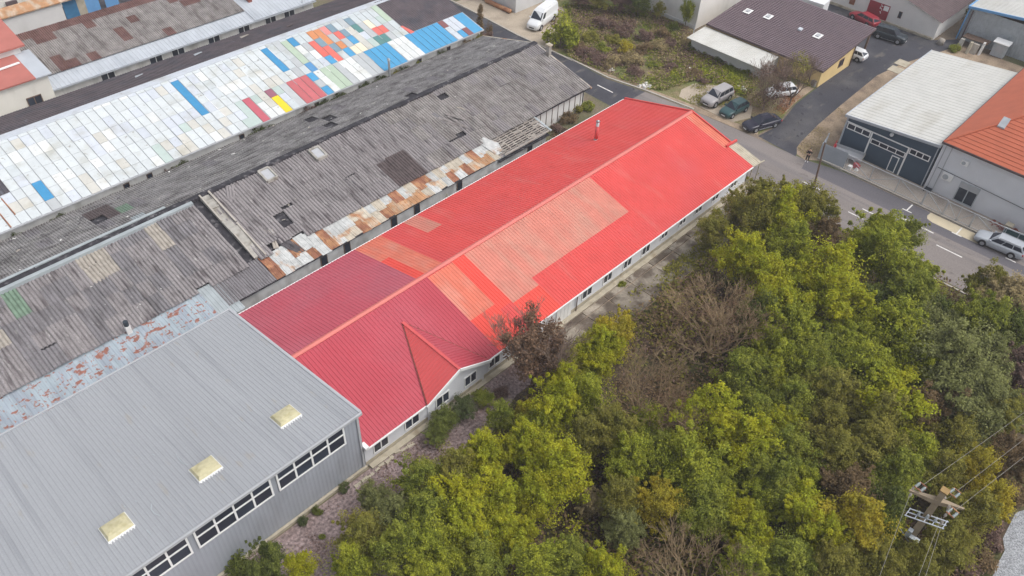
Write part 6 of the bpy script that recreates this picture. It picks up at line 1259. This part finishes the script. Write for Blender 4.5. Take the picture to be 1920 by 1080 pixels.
# undergrowth of the wood and rough grass of the lot: nobody could count them
def scatter(name, poly, n, zr, size, m, seed, keep=None):
    g = np.random.default_rng(seed); P2 = np.array(poly); lo, hi = P2.min(0), P2.max(0); out = []
    while len(out) < n:
        q = lo+(hi-lo)*g.random((n, 2)); ins = np.zeros(len(q), bool); j = len(P2)-1
        for i in range(len(P2)):
            xi, yi, xj, yj = *P2[i], *P2[j]; c = ((yi > q[:, 1]) != (yj > q[:, 1])) & (q[:, 0] < (xj-xi)*(q[:, 1]-yi)/(yj-yi+1e-9)+xi); ins ^= c; j = i
        q = q[ins]; cl = np.sin(q[:, 0]*1.1+seed)*np.sin(q[:, 1]*1.3+seed*2)+np.sin(q[:, 0]*.37)*np.sin(q[:, 1]*.41+seed)
        q = q[cl+g.normal(size=len(q))*.5 > .1]; out += q.tolist()
    q = np.array(out[:n]); z = g.random(n)*zr
    V, k = leaf_mesh(name, np.column_stack([q, z]), np.full(n, .12), 1, size, .8, seed)
    V[:, 2] = np.maximum(V[:, 2], .02)
    o = bpy.data.objects.new(name, mk(name, V, k, m)); COL.objects.link(o); stuff(o); return o
WOOD = [(14, 16), (23, 24.2), (31, 26.4), (38, 26), (67, 25.5), (69.5, 12), (69.5, 2), (56, -3), (46, -3.5), (38, -7), (20, -2)]
scatter('undergrowth', WOOD, 34000, 1.7, .15, 'leaf_brown', 1); scatter('undergrowth', WOOD, 22000, 1.5, .15, 'leaf_olive', 2); scatter('undergrowth', WOOD, 20000, 1.5, .14, 'leaf_maroon', 3)
scatter('undergrowth', [(39, 25.0), (38, 27.6), (48, 28.2), (60, 27.8), (68, 27.6), (69, 24)], 5000, .5, .12, 'leaf_olive', 9)
LOTP = [(76.6, 62), (77.5, 50), (79.2, 48), (84, 47), (86, 44), (85, 40), (90.7, 41), (91, 52), (95.8, 55.5), (95.8, 66), (88, 73), (82, 70)]
scatter('rough_grass', LOTP, 12000, .35, .13, 'leaf_mid', 4); scatter('rough_grass', [(84, 47), (86, 44), (85.5, 40.5), (90.6, 41), (90.9, 52.3), (87, 52), (83, 50), (81, 48)], 7000, .3, .12, 'leaf_green', 14); scatter('rough_grass', LOTP, 9000, .4, .13, 'leaf_straw', 5); scatter('rough_grass', LOTP, 9000, .5, .14, 'leaf_maroon', 6); scatter('rough_grass', [(79.0, 47), (79.3, 42.8), (84.5, 37.6), (86.5, 36.8), (90.5, 41), (85.5, 46)], 2500, .25, .1, 'leaf_olive', 7)
scatter('fallen_leaves', [(-4, 29.5), (-4, 17), (13, 20), (26, 26), (38, 27.2), (38, 29.3), (18, 29.5)], 9000, .06, .07, 'leaf_maroon', 8)
scatter('roadside_weeds', [(78.9, 28.5), (80.4, 30), (84, 30.5), (92, 31), (92, 30.2), (84, 28.2), (80.3, 26.8)], 1500, .08, .07, 'leaf_straw', 11)
scatter('fallen_leaves', [(86.0, 35.0), (89, 35.4), (91.5, 35.5), (90.5, 37.2), (87.5, 36.4), (84.5, 36.4), (84.2, 34.6)], 900, .05, .09, 'leaf_rust', 12)
rub = MB()
for (cx_, cy_, n_, sp) in ((*at(1213, 160), 14, .5), (*at(1392, 168), 8, .5), (*at(1292, 132), 6, .4), (*at(1145, 130), 5, .3)):
    for i in range(n_):
        x, y = cx_+random.gauss(0, sp), cy_+random.gauss(0, sp); r_ = random.uniform(.1, .3)
        rub.hexa([(x-r_, y-r_, 0), (x+r_, y-r_*.7, 0), (x+r_*.8, y+r_, 0), (x-r_*.8, y+r_*.6, 0)], [(x-r_*.5, y-r_*.4, r_), (x+r_*.4, y-r_*.5, r_*1.2), (x+r_*.5, y+r_*.3, r_*.8), (x-r_*.4, y+r_*.4, r_)])
stuff(rub.obj('rubble', 'plaster_clean'))
# ------------------------------------------------------------------ thin haze in the air
hz = MB().box(-155, 385, -155, 385, -1, 53).obj('haze', 'glass'); hz.data.materials.clear(); stuff(hz)
hm = bpy.data.materials.new('haze'); hm.use_nodes = True; hn = hm.node_tree; hn.nodes.remove(hn.nodes['Principled BSDF'])
pv_ = hn.nodes.new('ShaderNodeVolumePrincipled'); pv_.inputs['Color'].default_value = (0.93, 0.93, 0.97, 1); pv_.inputs['Density'].default_value = 0.00045
hn.links.new(pv_.outputs[0], hn.nodes['Material Output'].inputs['Volume']); hz.data.materials.append(hm)
